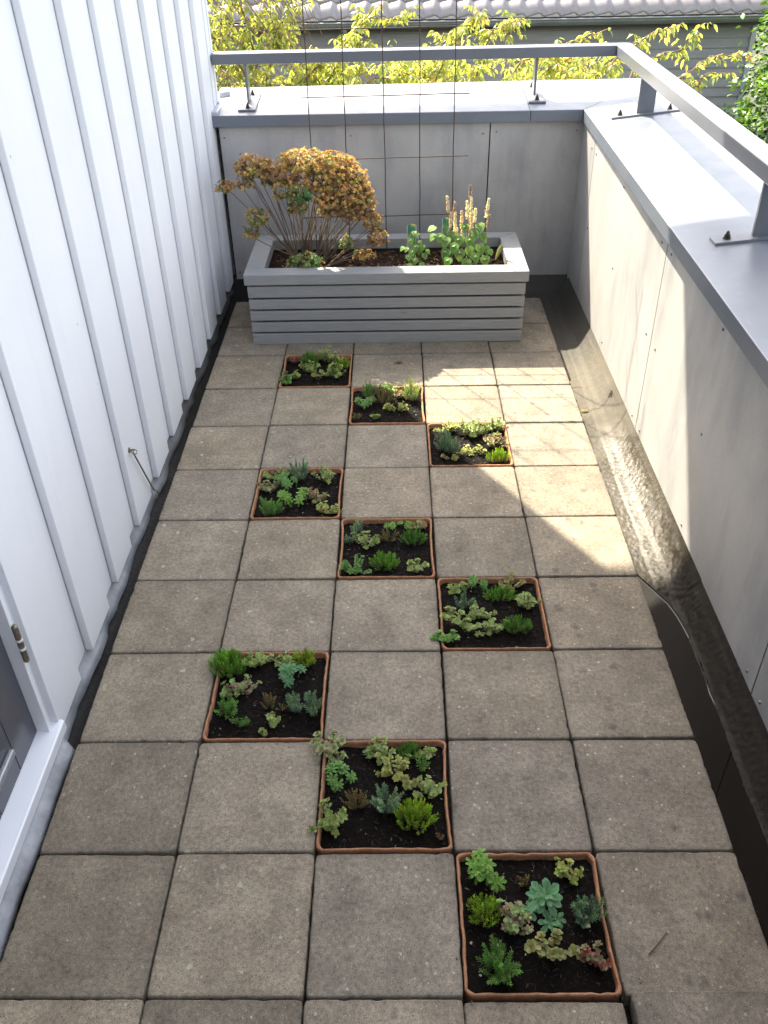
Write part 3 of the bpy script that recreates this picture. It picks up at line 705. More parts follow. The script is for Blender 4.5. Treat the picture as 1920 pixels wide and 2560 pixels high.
COLS = {'light': ((0.285,0.371,0.109), (0.367,0.445,0.149)), 'pink': ((.30,.41,.15), (.34,.24,.15)), 'yellow': ((.36,.44,.11), (.44,.42,.13)), 'olive': ((0.257,0.280,0.086), (0.313,0.293,0.104)),
        'bright': ((0.197,0.383,0.063), (0.268,0.466,0.094)), 'green': ((0.150,0.313,0.069), (0.210,0.385,0.097)), 'teal': ((.15,.33,.15), (.20,.40,.19)), 'blue': ((0.196,0.312,0.192), (0.295,0.415,0.273)),
        'lime': ((0.306,0.445,0.053), (0.422,0.560,0.087)), 'brown': ((0.251,0.191,0.072), (0.234,0.259,0.085)), 'dry': ((0.297,0.205,0.100), (0.227,0.142,0.073)), 'red': ((.28,.24,.12), (.38,.12,.10)),
        'rust': ((.36,.24,.12), (.30,.32,.12)), 'dark': ((0.154,0.048,0.033), (0.222,0.082,0.048)), 'pale': ((0.358,0.437,0.178), (0.451,0.522,0.229))}
def plant(t, colr, W, Hh, hz, seed):
    W *= 1.1; Hh *= 1.08; hz *= 1.25
    r = random.Random(seed); fo, st = MB(), MB(); c1, c2 = COLS[colr]; rx, ry = W*.5, Hh*.42; O = Vector((0, 0, 0))
    scol = (.16, .085, .05) if colr in ('pink', 'red', 'rust', 'yellow', 'olive') else (.10, .12, .04)
    area = rx*ry*math.pi
    def spot(k=.95):
        a = r.uniform(0, 6.28); q = math.sqrt(r.random())*k; return rx*q*math.cos(a), ry*q*math.sin(a), q
    if t in ('A', 'E'):
        Ls = .0098 if max(W, Hh) > .035 else .0078
        n = max(3, int(area/(Ls*Ls*3.3)))
        for i in range(n+4):
            x, y, q = spot(.95 if i < n else 1.45); z = hz*(1-.45*min(1, q*q))*r.uniform(.45, 1.2); p = Vector((x, y, z)); base = Vector((x*.35, y*.35, -.004))
            pts = curve(base, p, .003, r); st.tube(pts, .0011, .0008, 5, col=vary(scol, r))
            ax = Vector((x/rx*.7+r.gauss(0, .3), y/ry*.6-.1+r.gauss(0, .3), 1)).normalized(); cc = c1 if r.random() < .62 else c2
            if t == 'E': cc = c2 if r.random() < .5 else c1
            rosette(fo, r, p, ax, r.choice([5, 6]), Ls*r.uniform(.65, 1.25), Ls*.66, cc, tuple(v*1.15 for v in c1) if t == 'A' else None, PROF_ROUND, 2)
            for f in (.35, .5, .65, .8):
                q2 = base.lerp(p, f); a = r.uniform(0, 3.14)
                for s in (0, math.pi): leaf(fo, q2, Vector((math.cos(a+s), math.sin(a+s), .25)), Vector((0, 0, 1)), Ls*.85, Ls*.75, vary(tuple(v*.85 for v in (c2 if r.random() < .5 else c1)), r), prof=PROF_ROUND)
    elif t == 'S':
        n = max(3, int(W*80))
        for i in range(n):
            a = 2*math.pi*i/n+r.uniform(-.4, .4); e = r.uniform(.65, 1)
            p = Vector((rx*e*math.cos(a), ry*e*math.sin(a), hz*r.uniform(.6, 1.1))); base = Vector((rx*.1*math.cos(a), ry*.1*math.sin(a)-ry*.2, -.004))
            pts = curve(base, p, hz*.25, r, 6); st.tube(pts, .0013, .0009, 5, col=vary((.17, .10, .055), r))
            for k in range(2, 7):
                aa = r.uniform(0, 3.14)
                for s in (0, math.pi):
                    leaf(fo, pts[k], Vector((math.cos(aa+s), math.sin(aa+s), .35)), Vector((0, 0, 1)), .0125*r.uniform(.7, 1.1), .009, vary(c1 if r.random() < .6 else c2, r), prof=PROF_ROUND)
            rosette(fo, r, p, Vector((math.cos(a)*.5, math.sin(a)*.5, 1)), 5, .012, .010, c1, c2, PROF_ROUND, 2)
    elif t == 'D':
        Ls = min(.0195, max(.012, W*.21)); n = max(2, int(area/(Ls*Ls*2.6)))
        for i in range(n+1):
            x, y, q = spot(.9); z = hz*(1-.4*q)*r.uniform(.6, 1.05); p = Vector((x, y, z)); base = Vector((x*.5, y*.5, -.004))
            st.tube(curve(base, p, 0, r), .0016, .0013, 6, col=vary((.10, .16, .05), r))
            rosette(fo, r, p, Vector((x/rx*.55, y/ry*.5-.2, 1)), 8, Ls, Ls*.44, c1, c2, PROF_TOOTH, 3, .22)
            rosette(fo, r, p-Vector((0, 0, z*.35)), Vector((x, y-.004, .03)), 5, Ls*.9, Ls*.42, tuple(v*.8 for v in c1), None, PROF_TOOTH, 1, .15)
    elif t == 'K':
        st.tube([Vector((0, 0, -.005)), Vector((0, .004, hz*.8))], .003, .0025, 7, col=(.10, .18, .06))
        rosette(fo, r, Vector((0, .006, hz*.8)), Vector((0, -.25, 1)), 9, .042, .0175, c1, c2, PROF_SCAL, 3, .16)
        for x, y, z, k in ((-.028, -.010, .014, .55), (.004, -.036, .012, .6), (.022, -.028, .01, .45), (-.018, .022, .014, .5)):
            st.tube([Vector((0, 0, -.004)), Vector((x, y, z))], .0018, .0013, 6, col=(.10, .16, .06))
            rosette(fo, r, Vector((x, y, z)), Vector((x*8, y*8-.2, 1)), 6,   .040*k, .019*k, c1, c2, PROF_SCAL, 2, .3)
    elif t == 'B':
        n = int(area/(.0042**2)*.34)+12
        for i in range(n):
            x, y, q = spot(1); top = hz*(1-.6*q*q)*r.uniform(.6, 1.3); base = Vector((x*.75, y*.75, -.003)); p = Vector((x*1.08, y*1.08, top))
            d = (p-base); L = d.length
            if L < .006: continue
            dn = d.normalized(); u = dn.orthogonal().normalized(); v = dn.cross(u); st.tube([base, p], .0007, .0005, 4, col=vary((.10, .10, .03), r))
            k = max(7, int(L/.0019)); cc = c2 if r.random() < .35 else c1; cc = vary(cc, r, .22)
            for j in range(k):
                t_ = .3+.7*j/(k-1); a = j*2.4; out = u*math.cos(a)+v*math.sin(a)
                el = .55+.75*(t_-.3)/.7
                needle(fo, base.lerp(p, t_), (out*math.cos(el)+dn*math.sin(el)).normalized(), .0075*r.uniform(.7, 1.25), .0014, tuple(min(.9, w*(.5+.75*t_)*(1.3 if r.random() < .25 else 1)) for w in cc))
    elif t in ('C', 'F'):
        fine = t == 'F'; n = int(area/(.0095**2)*(.62 if fine else .52))+5
        for i in range(n):
            x, y, q = spot(.95); top = hz*(1-.45*q)*r.uniform(.5, 1.3); base = Vector((x*.45, y*.45, -.004)); p = Vector((x*1.1, y*1.1, top))
            pts = curve(base, p, .002, r, 6)
            st.tube(pts, .0010, .0007, 5, col=vary((.14, .08, .045) if fine else (.13, .10, .06), r)); L = (p-base).length
            k = max(9, int(L/(.0017 if fine else .0015))); cc = vary(c2 if r.random() < .4 else c1, r, .2)
            NL = .0060 if fine else .0115; NW = .0015 if fine else .0017
            for j in range(k):
                t_ = .22+.78*j/(k-1); f_ = t_*6; i0 = min(5, int(f_)); q0 = pts[i0].lerp(pts[i0+1], f_-i0); dn = (pts[i0+1]-pts[i0]).normalized()
                u = dn.orthogonal().normalized(); v = dn.cross(u); a = j*2.4; out = u*math.cos(a)+v*math.sin(a); el = .45+.7*t_**3
                ln = NL*(1-.35*t_)*r.uniform(.8, 1.1)
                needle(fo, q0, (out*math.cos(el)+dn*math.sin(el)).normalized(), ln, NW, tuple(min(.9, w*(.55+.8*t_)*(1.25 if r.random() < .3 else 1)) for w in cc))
    return fo, st

LOOK = {('A','light'): 'pale green round leaved stonecrop', ('A','pink'): 'pale green stonecrop with pink leaves', ('A','yellow'): 'yellowish round leaved stonecrop', ('A','olive'): 'olive green stonecrop', ('A','bright'): 'bright green leafy stonecrop', ('A','green'): 'mid green round leaved stonecrop',
 ('B','lime'): 'lime green fine leaved stonecrop mound', ('B','bright'): 'bright green feathery stonecrop mound', ('B','green'): 'mid green feathery stonecrop mound',
 ('C','blue'): 'blue-green needle leaved stonecrop', ('C','green'): 'green needle leaved stonecrop', ('C','pale'): 'tall pale green needle leaved stonecrop',
 ('D','bright'): 'bright green stonecrop in broad rosettes', ('D','green'): 'deep green stonecrop in broad rosettes', ('D','teal'): 'grey-green stonecrop in broad rosettes',
 ('K','teal'): 'big blue-green scalloped rosette', ('F','brown'): 'brownish twiggy stonecrop', ('F','dry'): 'tiny dried brown sprig',
 ('S','pink'): 'leggy pink stonecrop', ('S','olive'): 'sparse olive stonecrop with bare stems', ('S','light'): 'sparse pale stonecrop on thin stems', ('S','green'): 'green stonecrop trailing over the rim',
 ('E','red'): 'small red and green stonecrop', ('E','rust'): 'rusty red leaved stonecrop', ('E','dark'): 'dark red leaved stonecrop'}
TN = ['nearest tray', 'second nearest tray', 'third nearest tray', 'fourth nearest tray', 'middle tray', 'fourth farthest tray', 'third farthest tray', 'second farthest tray', 'farthest tray']
PLANTS = [
    [('D','bright',-0.09,0.096,0.091,0.096,0.048), ('B','lime',-0.099,0.015,0.065,0.068,0.034), ('C','green',-0.08,-0.094,0.075,0.099,0.05), ('A','pink',-0.041,-0.012,0.062,0.081,0.04), ('K','teal',0.026,0.029,0.082,0.096,0.034), ('F','brown',-0.008,0.082,0.036,0.036,0.022), ('A','yellow',0.086,0.101,0.051,0.057,0.028), ('C','blue',0.105,0.01,0.068,0.074,0.05), ('S','olive',0.024,-0.064,0.084,0.063,0.032), ('E','red',0.106,-0.076,0.055,0.052,0.026)],
    [('S','pink',-0.164,0.129,0.075,0.07,0.035), ('A','pink',-0.121,0.096,0.047,0.034,0.017), ('D','green',-0.111,0.039,0.067,0.075,0.037), ('F','brown',-0.065,-0.025,0.063,0.065,0.039), ('A','light',-0.118,-0.073,0.057,0.094,0.047), ('A','light',-0.012,0.14,0.059,0.059,0.029), ('C','blue',-0.039,0.116,0.024,0.032,0.024), ('B','green',0.055,0.118,0.053,0.048,0.024), ('A','light',0.103,0.111,0.034,0.029,0.015), ('A','yellow',0.018,0.064,0.07,0.068,0.034), ('C','green',0.086,0.075,0.034,0.026,0.02), ('C','blue',0.005,-0.029,0.065,0.088,0.05), ('B','lime',0.069,-0.066,0.082,0.082,0.041), ('A','light',0.099,0.006,0.058,0.061,0.031), ('S','olive',0.058,0.023,0.031,0.036,0.018), ('F','dry',0.124,-0.111,0.022,0.019,0.012)],
    [('B','bright',-0.117,0.096,0.095,0.089,0.045), ('A','light',-0.043,0.122,0.095,0.054,0.027), ('A','light',0.028,0.148,0.055,0.049,0.025), ('B','lime',0.083,0.119,0.054,0.06,0.03), ('D','teal',0.059,0.058,0.08,0.072,0.036), ('A','pink',-0.085,0.017,0.079,0.058,0.029), ('C','green',-0.099,-0.055,0.061,0.064,0.048), ('C','green',-0.063,-0.088,0.045,0.025,0.019), ('F','brown',0.002,-0.03,0.041,0.057,0.034), ('A','light',0.015,-0.086,0.028,0.035,0.018), ('C','blue',0.072,-0.041,0.049,0.059,0.044), ('F','brown',0.037,-0.04,0.028,0.028,0.017), ('C','blue',0.128,-0.051,0.041,0.092,0.05), ('A','light',0.001,-0.119,0.012,0.01,0.012)],
    [('A','light',-0.082,0.11,0.068,0.034,0.017), ('D','green',-0.026,0.128,0.058,0.069,0.034), ('C','blue',-0.077,0.037,0.059,0.051,0.038), ('A','olive',0.065,0.146,0.066,0.058,0.029), ('B','bright',0.032,0.073,0.083,0.049,0.025), ('A','light',0.099,0.034,0.059,0.064,0.032), ('A','light',-0.032,-0.006,0.058,0.05,0.025), ('S','light',-0.114,-0.034,0.058,0.065,0.033), ('S','light',-0.071,-0.061,0.05,0.042,0.021), ('S','green',-0.147,-0.101,0.078,0.037,0.018), ('A','light',-0.007,-0.068,0.069,0.054,0.027), ('B','green',0.063,-0.057,0.075,0.062,0.031)],
    [('C','blue',-0.09,0.086,0.041,0.056,0.042), ('A','light',-0.061,0.025,0.07,0.068,0.034), ('C','blue',-0.119,0.037,0.028,0.028,0.021), ('F','brown',0.004,0.052,0.071,0.055,0.033), ('D','bright',0.011,0.133,0.036,0.028,0.014), ('D','bright',0.055,0.15,0.034,0.031,0.016), ('A','light',0.095,0.161,0.031,0.023,0.012), ('E','rust',0.111,0.114,0.046,0.036,0.018), ('B','green',0.084,0.041,0.08,0.058,0.029), ('A','green',-0.094,-0.101,0.082,0.072,0.036), ('B','bright',-0.005,-0.079,0.08,0.07,0.035), ('S','light',0.093,-0.105,0.062,0.05,0.025)],
    [('A','light',-0.126,0.11,0.03,0.025,0.013), ('A','pink',-0.099,0.03,0.055,0.05,0.025), ('A','olive',-0.063,0.141,0.048,0.038,0.019), ('C','blue',-0.002,0.101,0.066,0.066,0.049), ('D','green',-0.046,0.044,0.065,0.07,0.035), ('D','bright',-0.003,-0.046,0.093,0.08,0.04), ('A','light',0.086,0.095,0.053,0.056,0.028), ('E','rust',0.059,-0.026,0.061,0.054,0.027), ('A','yellow',0.109,-0.097,0.072,0.041,0.02), ('C','green',-0.088,-0.105,0.077,0.053,0.04)],
    [('A','yellow',-0.073,0.112,0.074,0.048,0.024), ('C','blue',-0.091,-0.022,0.055,0.072,0.05), ('C','blue',-0.059,-0.045,0.042,0.05,0.038), ('A','light',0.024,0.083,0.109,0.074,0.037), ('A','light',0.108,0.14,0.075,0.053,0.026), ('E','rust',0.095,0.005,0.064,0.06,0.03), ('B','lime',0.1,-0.094,0.066,0.05,0.025), ('A','yellow',0.015,-0.047,0.067,0.033,0.017), ('A','olive',-0.059,-0.083,0.05,0.029,0.015)],
    [('C','green',-0.078,0.086,0.056,0.056,0.042), ('D','green',-0.088,0.01,0.078,0.05,0.025), ('A','bright',-0.007,0.165,0.057,0.043,0.021), ('F','brown',-0.02,0.039,0.083,0.065,0.039), ('E','rust',0.043,0.079,0.056,0.047,0.023), ('C','pale',0.094,0.065,0.058,0.089,0.05), ('A','yellow',0.04,-0.022,0.064,0.041,0.02), ('F','brown',-0.12,-0.087,0.04,0.036,0.021), ('A','light',-0.048,-0.09,0.027,0.018,0.012)],
    [('A','green',-0.116,-0.078,0.048,0.056,0.028), ('A','light',-0.087,-0.046,0.032,0.04,0.02), ('E','dark',-0.104,0.103,0.054,0.038,0.019), ('B','green',-0.036,0.086,0.062,0.062,0.031), ('A','light',-0.026,0.01,0.09,0.049,0.025), ('S','olive',0.009,-0.057,0.04,0.04,0.02), ('A','light',0.042,0.102,0.079,0.071,0.036), ('A','light',0.083,-0.033,0.069,0.061,0.03), ('B','lime',0.111,0.045,0.054,0.041,0.021)],
]
def cellname(u, v):
    cx = 'left' if u < -.048 else 'right' if u > .048 else ''
    cyv = 'back' if v > .048 else 'front' if v < -.048 else ''
    if cx and cyv: return 'by its %s %s corner' % (cyv, cx)
    if cyv: return 'at its %s edge' % cyv
    if cx: return 'at its %s side' % cx
    return 'in its centre'
# ---------------------------------------------------------------- trays
def tray(idx, seed):
    r = random.Random(seed); hs = .1492; cr = .016; path = []
    def wob(a, s): return (.0028*noise.noise((a*7, seed*1.7, s))+.0016*noise.noise((a*31, seed*2.3, s)))
    pts = []
    for q, (cx, cy3) in enumerate(((hs-cr, -hs+cr), (hs-cr, hs-cr), (-hs+cr, hs-cr), (-hs+cr, -hs+cr))):
        for i in range(6):
            a = -math.pi/2+q*math.pi/2+i/5*math.pi/2; pts.append((cx+cr*math.cos(a), cy3+cr*math.sin(a)))
        nx_ = [(hs, 0, 1), (0, hs, 1), (-hs, 0, 1), (0, -hs, 1)][q]
        a0 = pts[-1]; nxt = ((hs-cr, -hs+cr), (hs-cr, hs-cr), (-hs+cr, hs-cr), (-hs+cr, -hs+cr))[(q+1) % 4]
        aa = -math.pi/2+((q+1) % 4)*math.pi/2; a1 = (nxt[0]+cr*math.cos(aa), nxt[1]+cr*math.sin(aa))
        for i in range(1, 18):
            t_ = i/18; pts.append((a0[0]+(a1[0]-a0[0])*t_, a0[1]+(a1[1]-a0[1])*t_))
    k = len(pts); b = MB()
    bow = [r.uniform(.0, .0025), r.uniform(.0, .007), r.uniform(0, .003), r.uniform(.0, .007)]
    # profile: (inset, z)
    prof = [(0.0035, -.044), (0.0012, -.012), (0.0, -.002), (.0005, .0012), (.0018, .0028), (.0040, .0027), (.0058, .0010), (.0070, -.004), (.0095, -.030)]
    for j, (ins, z) in enumerate(prof):
        for i, (x, y) in enumerate(pts):
            l = math.hypot(x, y); m = max(abs(x), abs(y)); sidei = 0 if y == -m else 1 if x == m else 2 if y == m else 3
            edge = 1-min(1, (min(abs(x), abs(y))/hs)**2)
            a = math.atan2(y, x); w = wob(a, 0)
            inn = ins+(abs(w)+bow[sidei]*edge*(.4 if z < -.02 else 1))*(1 if z > -.03 else .3)
            thick = 1+.35*noise.noise((a*14, seed, 5))
            inn += (ins*(thick-1))
            zz = z+(.0020*noise.noise((a*6, seed+9, 1))+.0010*noise.noise((a*23, seed, 2)) if z > -.005 else 0)
            b.vert((x-inn*(x/m if abs(x) > hs-cr-.001 else x/m*.0), y-inn*(y/m if abs(y) > hs-cr-.001 else 0), zz), (1,1,1))
    for j in range(len(prof)-1):
        for i in range(k):
            i2 = (i+1) % k; b.face((j*k+i, j*k+i2, (j+1)*k+i2, (j+1)*k+i))
    return b
b = MB(); rc = random.Random(77)
for (c, rr), idx in TRAYS.items():
    for _ in range(46):
        sd = rc.randrange(4); t_ = rc.uniform(-.15, .15); o_ = .156+abs(rc.gauss(0, .014))
        x, y = {0: (t_, -o_), 1: (o_, t_), 2: (t_, o_), 3: (-o_, t_)}[sd]
        x += (c+.5)*T; y += (rr+.5)*T
        if not (0.01 < x < 1.49) or (int(x//T), int(y//T)) in TRAYS: continue
        s_ = rc.uniform(.0005, .0017); n = len(b.v); g_ = rc.choice([(.02,.014,.01), (.035,.024,.016), (.05,.035,.022)])
        for q in range(4): b.vert((x+rc.gauss(0, 1)*s_, y+rc.gauss(0, 1)*s_, .0006+rc.random()*s_*1.6), g_)
        b.face((n, n+1, n+2)); b.face((n, n+2, n+3)); b.face((n+1, n+3, n+2))
tag(b.build('spilled_soil', M['chip']), 'scattered dark crumbs of potting soil spilled on the slabs around the trays', 'soil crumbs', None, 'stuff')
TL = ['rightmost', '', '', '', '', '', '', '', '']
order = sorted(TRAYS.items(), key=lambda kv: kv[1])
used_labels = {}
for (c, rr), idx in order:
    X, Y = (c+.5)*T, (rr+.5)*T
    where = ['nearest of the nine', 'second nearest of the nine', 'third nearest of the nine', 'fourth nearest of the nine', 'fifth and middle of the nine', 'sixth from the near end', 'seventh away, half in sunlight', 'second farthest of the nine', 'farthest of nine, before the planter'][idx]
    te = empty('plant_tray', (X, Y, 0), 'square terracotta fibre tray in the paving, %s' % where, 'plant tray', 'sedum trays sunk into the paving')
    tray(idx, idx+1).build('tray_wall', M['coir'], te, smooth=True)
    sm_ = soil_patch(-.1395, .1395, -.1395, .1395, -.0145, .0045, .0035, idx*5.3)
    so = sm_.build('soil', M['soil'], te, smooth=False)
    b = MB(); r = random.Random(90+idx)
    chips(b, r, 460, -.13, .13, -.13, .13, -.0125, [(.016,.010,.007)]*6+[(.035,.022,.015)]*3+[(.008,.006,.005)]*5+[(.11,.085,.065)]*1, .0015, .006, 6)
    chips(b, r, 16, -.13, .13, -.13, .13, -.011, [(.35,.32,.28), (.2,.16,.12)], .001, .0035, 2)
    b.build('soil_crumbs', M['chip'], so)
    for j, (t_, colr, u, v, W, Hh, hz) in enumerate(PLANTS[idx]):
        if idx >= 5: W *= 1.12; Hh *= 1.12; hz *= 1.35
        lim = .119
        if t_ != 'S' or abs(u) < .13:
            u = max(-lim, min(lim, u)); v = max(-lim, min(lim, v))
        u = max(-.135, min(.135, u))
        pe = empty('stonecrop_plant', (X+u, Y+v, -.012), None, 'plant', 'stonecrops planted in the trays')
        fo, st = plant(t_, colr, W, Hh, hz, idx*100+j)
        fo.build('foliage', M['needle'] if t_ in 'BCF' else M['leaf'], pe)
        st.build('stems', M['stem'], pe)
        lab = '%s %s of the %s' % (LOOK[(t_, colr)], cellname(u, v), TN[idx])
        used_labels.setdefault(lab, []).append((pe, u, v, W*Hh))
for lab, l in used_labels.items():
    if len(l) == 1: l[0][0]['label'] = lab; continue
    l.sort(key=lambda q: q[1])
    if len(l) == 2:
        l.sort(key=lambda q: q[3])
        l[0][0]['label'] = 'smaller '+lab; l[1][0]['label'] = 'larger '+lab
    else:
        for q, w in zip(l, ('leftmost', 'middle', 'rightmost')): q[0]['label'] = w+' '+lab

# ================================================================== PLANTER PLANTS
def shrub():
    r = random.Random(21)
    root = empty('azalea_shrub', (0.42, 3.08, 0.27), 'half dried azalea shrub with golden brown crown and green tufts in the planter', 'shrub')
    fo, st = MB(), MB()
    GB = [(.58,.35,.12), (.70,.47,.18), (.48,.28,.10), (.54,.43,.15)]; BR_ = [(.42,.25,.13), (.30,.18,.10), (.50,.31,.15)]; GR = [(.14,.27,.11), (.19,.33,.14), (.11,.22,.085)]
    GY = [(.42,.38,.12), (.32,.36,.11), (.46,.33,.11)]
    # (x, y, z, rx, ry, rz, palette weights brown/gold/green/yellowgreen, n tips)
    cl = [(.188,3.06,.697,.082,.07,.048,(7,2,0.5,1.0),74), (.275,3.03,.650,.050,.045,.040,(7,2,.2,.4),30), (.148,3.05,.632,.045,.04,.026,(5,1,2,1),20), (.062,3.05,.616,.042,.035,.030,(7,1,.6,1),20),
          (.195,3.00,.500,.052,.045,.042,(3,1,3,4),34), (.165,2.99,.440,.035,.03,.032,(4,1,2,1),16),
          (.41,3.05,.715,.122,.085,.055,(1.2,6,.4,3.0),150), (.53,3.07,.690,.105,.085,.062,(1.5,7,.2,1.5),140), (.466,3.02,.640,.066,.05,.050,(1.5,7,.4,1),62),
          (.575,3.03,.590,.118,.085,.070,(3,6,.2,.5),150), (.625,3.04,.510,.090,.07,.050,(6,3,.2,.3),74), (.515,3.02,.530,.060,.05,.042,(6,3,.3,.4),36),
          (.383,2.99,.597,.056,.045,.046,(.6,.3,9,2),62), (.374,2.99,.545,.045,.04,.032,(3,.5,5,1),30), (.300,3.01,.595,.03,.03,.03,(6,2,.3,.3),10),
          (.396,2.925,.318,.082,.05,.052,(.7,.2,9,1),92), (.712,3.00,.405,.044,.04,.045,(8,1,.1,.2),40), (.650,2.99,.335,.055,.035,.022,(6,2,.6,1),20), (.575,3.00,.385,.030,.03,.035,(1,.3,5,2),14)]
    cl += [(.335,3.04,.655,.055,.05,.05,(3,5,.3,1.5),50), (.475,3.06,.690,.09,.07,.055,(1.5,7,.3,2),90), (.60,3.05,.645,.075,.06,.055,(2,7,.2,.8),80), (.50,3.0,.575,.06,.05,.05,(3,6,.3,.4),46), (.66,3.02,.56,.05,.05,.05,(6,3,.3,.3),40), (.235,3.04,.690,.06,.055,.05,(7,2,.2,.6),44), (.69,3.02,.47,.04,.04,.04,(7,2,.2,.3),26)]
    bases = [Vector((.345, 3.10, .27)), Vector((.375, 3.14, .27)), Vector((.425, 3.14, .27)), Vector((.465, 3.09, .27)), Vector((.475, 3.04, .27))]
    for ci, (x, y, z, rx, ry, rz, w, nt) in enumerate(cl):
        C0 = Vector((x, y, z))
        if ci in (0, 1, 2, 3, 4, 5): b0 = bases[0]
        elif ci in (19, 24): b0 = bases[0]
        elif ci in (16, 17, 18, 15, 25): b0 = bases[4]
        elif ci in (9, 10, 11): b0 = bases[3]
        else: b0 = bases[1+ci % 2]
        nlimb = 3 if nt > 60 else 2 if nt > 25 else 1
        ends = []
        for k in range(nlimb):
            e = C0+Vector((r.uniform(-.5, .5)*rx, r.uniform(-.5, .5)*ry, -rz*.5)); mid = b0.lerp(e, .45)+Vector((r.uniform(-.012, .012), r.uniform(-.012, .012), r.uniform(-.01, .012)))
            bb = b0+Vector((r.uniform(-.012, .012), r.uniform(-.012, .012), 0))
            q1 = bb.lerp(mid, .5)+Vector((r.uniform(-.004, .004), 0, r.uniform(-.004, .004))); q2 = mid.lerp(e, .5)+Vector((r.uniform(-.005, .005), 0, r.uniform(-.004, .006)))
            q1 += Vector((r.uniform(-.006, .006), r.uniform(-.006, .006), 0)); st.tube([bb, q1, mid, q2, e], .0034, .0015, 6, col=vary((.17, .125, .085), r)); ends += [mid.lerp(e, .6), q2, e]
        for i in range(int(nt*(2.7 if w[2] < 4 else 3.0))):
            while True:
                q = Vector((r.uniform(-1, 1), r.uniform(-1, 1), r.uniform(-1, 1)))
                if .35 < q.length < 1: break
            q = q.normalized()*(q.length**.45)
            if q.z < -.35: q.z *= .6
            p = C0+Vector((q.x*rx, q.y*ry, q.z*rz))
            e = min(ends, key=lambda s: (s-p).length)
            st.tube([e, e.lerp(p, .5)+Vector((0, 0, r.uniform(-.004, .002))), p], .0011, .0006, 4, col=vary((.16, .11, .07), r), cap=False)
            pal = r.choices([BR_, GB, GR, GY], weights=w)[0]; ax = (q*Vector((1, 1, 1)).length*.4+Vector((0, 0, .7))).normalized()
            for m in range(r.choice([1, 2, 2])):
                pp = p+Vector((r.gauss(0, 1), r.gauss(0, 1), r.gauss(0, 1)))*.0055*m
                pal2 = pal if r.random() < .85 else r.choice([BR_, GY])
                rosette(fo, r, pp, (ax+Vector((r.gauss(0, .4), r.gauss(0, .4), r.gauss(0, .3)))), r.choice([5, 6, 7]), .0095*r.uniform(.7, 1.35), .0044, vary(r.choice(pal2), r, .3), None, ((0, .1), (.5, .5), (1, .08)), 2, r.uniform(.2, .7))
    part(fo, 'foliage', M['dryleaf'], root, smooth=True); part(st, 'branches', M['stem'], root)
shrub()
def flowerplant(name, label, x, y, spikes, leaves, seed, card=None):
    r = random.Random(seed); root = empty(name, (x, y, .275), label, 'plant'); fo, st, fl = MB(), MB(), MB(); base = Vector((x, y, .272))
    for (lx, ly, lz, s, dr) in leaves:
        p = Vector((lx, ly, lz)); d = Vector(((lx-x)*4+r.uniform(-.3, .3), (ly-y)*3-.35+r.uniform(-.2, .2), -dr)); d.normalize()
        mid = base.lerp(p, .6)+Vector((0, 0, .03)); st.tube([base+Vector((r.uniform(-.01, .01), r.uniform(-.01, .01), 0)), mid, p-d*s*.25], .0014, .0009, 5, col=vary((.13, .16, .06), r))
        col = vary((.17, .31, .065), r, .25); nr = Vector((d.x*.3, -.45, .9)).normalized()
        # lobed leaf: centre lobe and two side lobes
        leaf(fo, p-d*s*.25, d, nr, s*1.15, s*1.05, col, .25, .12, prof=PROF_HEART)
        sd = d.cross(nr).normalized()
        for sg in (-1, 1): leaf(fo, p-d*s*.15-nr*.0005, (d*.55+sd*sg).normalized(), nr, s*.62, s*.6, tuple(v*.95 for v in col), .3, .1, prof=PROF_HEART)
    for (tx, tz, bx, bz, cc) in spikes:
        ty = y+r.uniform(-.015, .03); t0 = Vector((x+(bx-x)*.3, y, .28)); b1 = Vector((bx, ty, bz)); t1 = Vector((tx, ty, tz))
        st.tube([t0, b1, t1], .0010, .0006, 5, col=(.30, .24, .15))
        L = (t1-b1).length; f0 = .45 if L > .1 else .1
        n = int(110*L/.1*(1-f0))+26
        for i in range(n):
            f = f0+(1-f0)*r.random()**.85; q = b1.lerp(t1, f); rad = .0064*(1-.6*((f-f0)/(1-f0))**2)
            a = r.uniform(0, 6.28); o_ = Vector((math.cos(a), math.sin(a), r.uniform(-.4, .5)))*rad*r.uniform(.4, 1)
            col = vary(cc if r.random() < .85 else (.64, .50, .45), r, .12)
            for k in range(3):
                dd = Vector((r.gauss(0, 1), r.gauss(0, 1), r.gauss(0, 1))).normalized(); needle(fl, q+o_, dd, .0055, .0040, tuple(min(.85, v) for v in col))
    part(fo, 'leaves', M['leaf'], root, smooth=True); part(st, 'stems', M['stem'], root)
    if spikes: part(fl, 'flowers', M['petal'], root)
cream, pinkc, browc = (.86, .85, .85), (.84, .74, .76), (.74, .68, .64)
spk = [(1.016,.557,1.028,.44,browc), (1.051,.527,1.048,.42,(.45,.40,.36)), (1.034,.492,1.034,.42,browc), (1.054,.488,1.053,.39,cream), (1.084,.485,1.085,.398,pinkc), (1.115,.600,1.121,.50,(.42,.37,.34)), (1.102,.540,1.110,.398,cream), (1.121,.551,1.125,.398,cream),
       (1.142,.498,1.142,.389,cream), (1.125,.470,1.130,.357,pinkc), (1.064,.415,1.064,.345,cream), (1.087,.411,1.087,.357,cream), (1.196,.548,1.180,.40,cream), (1.204,.477,1.190,.364,(.45,.40,.38)), (1.120,.446,1.127,.357,browc)]
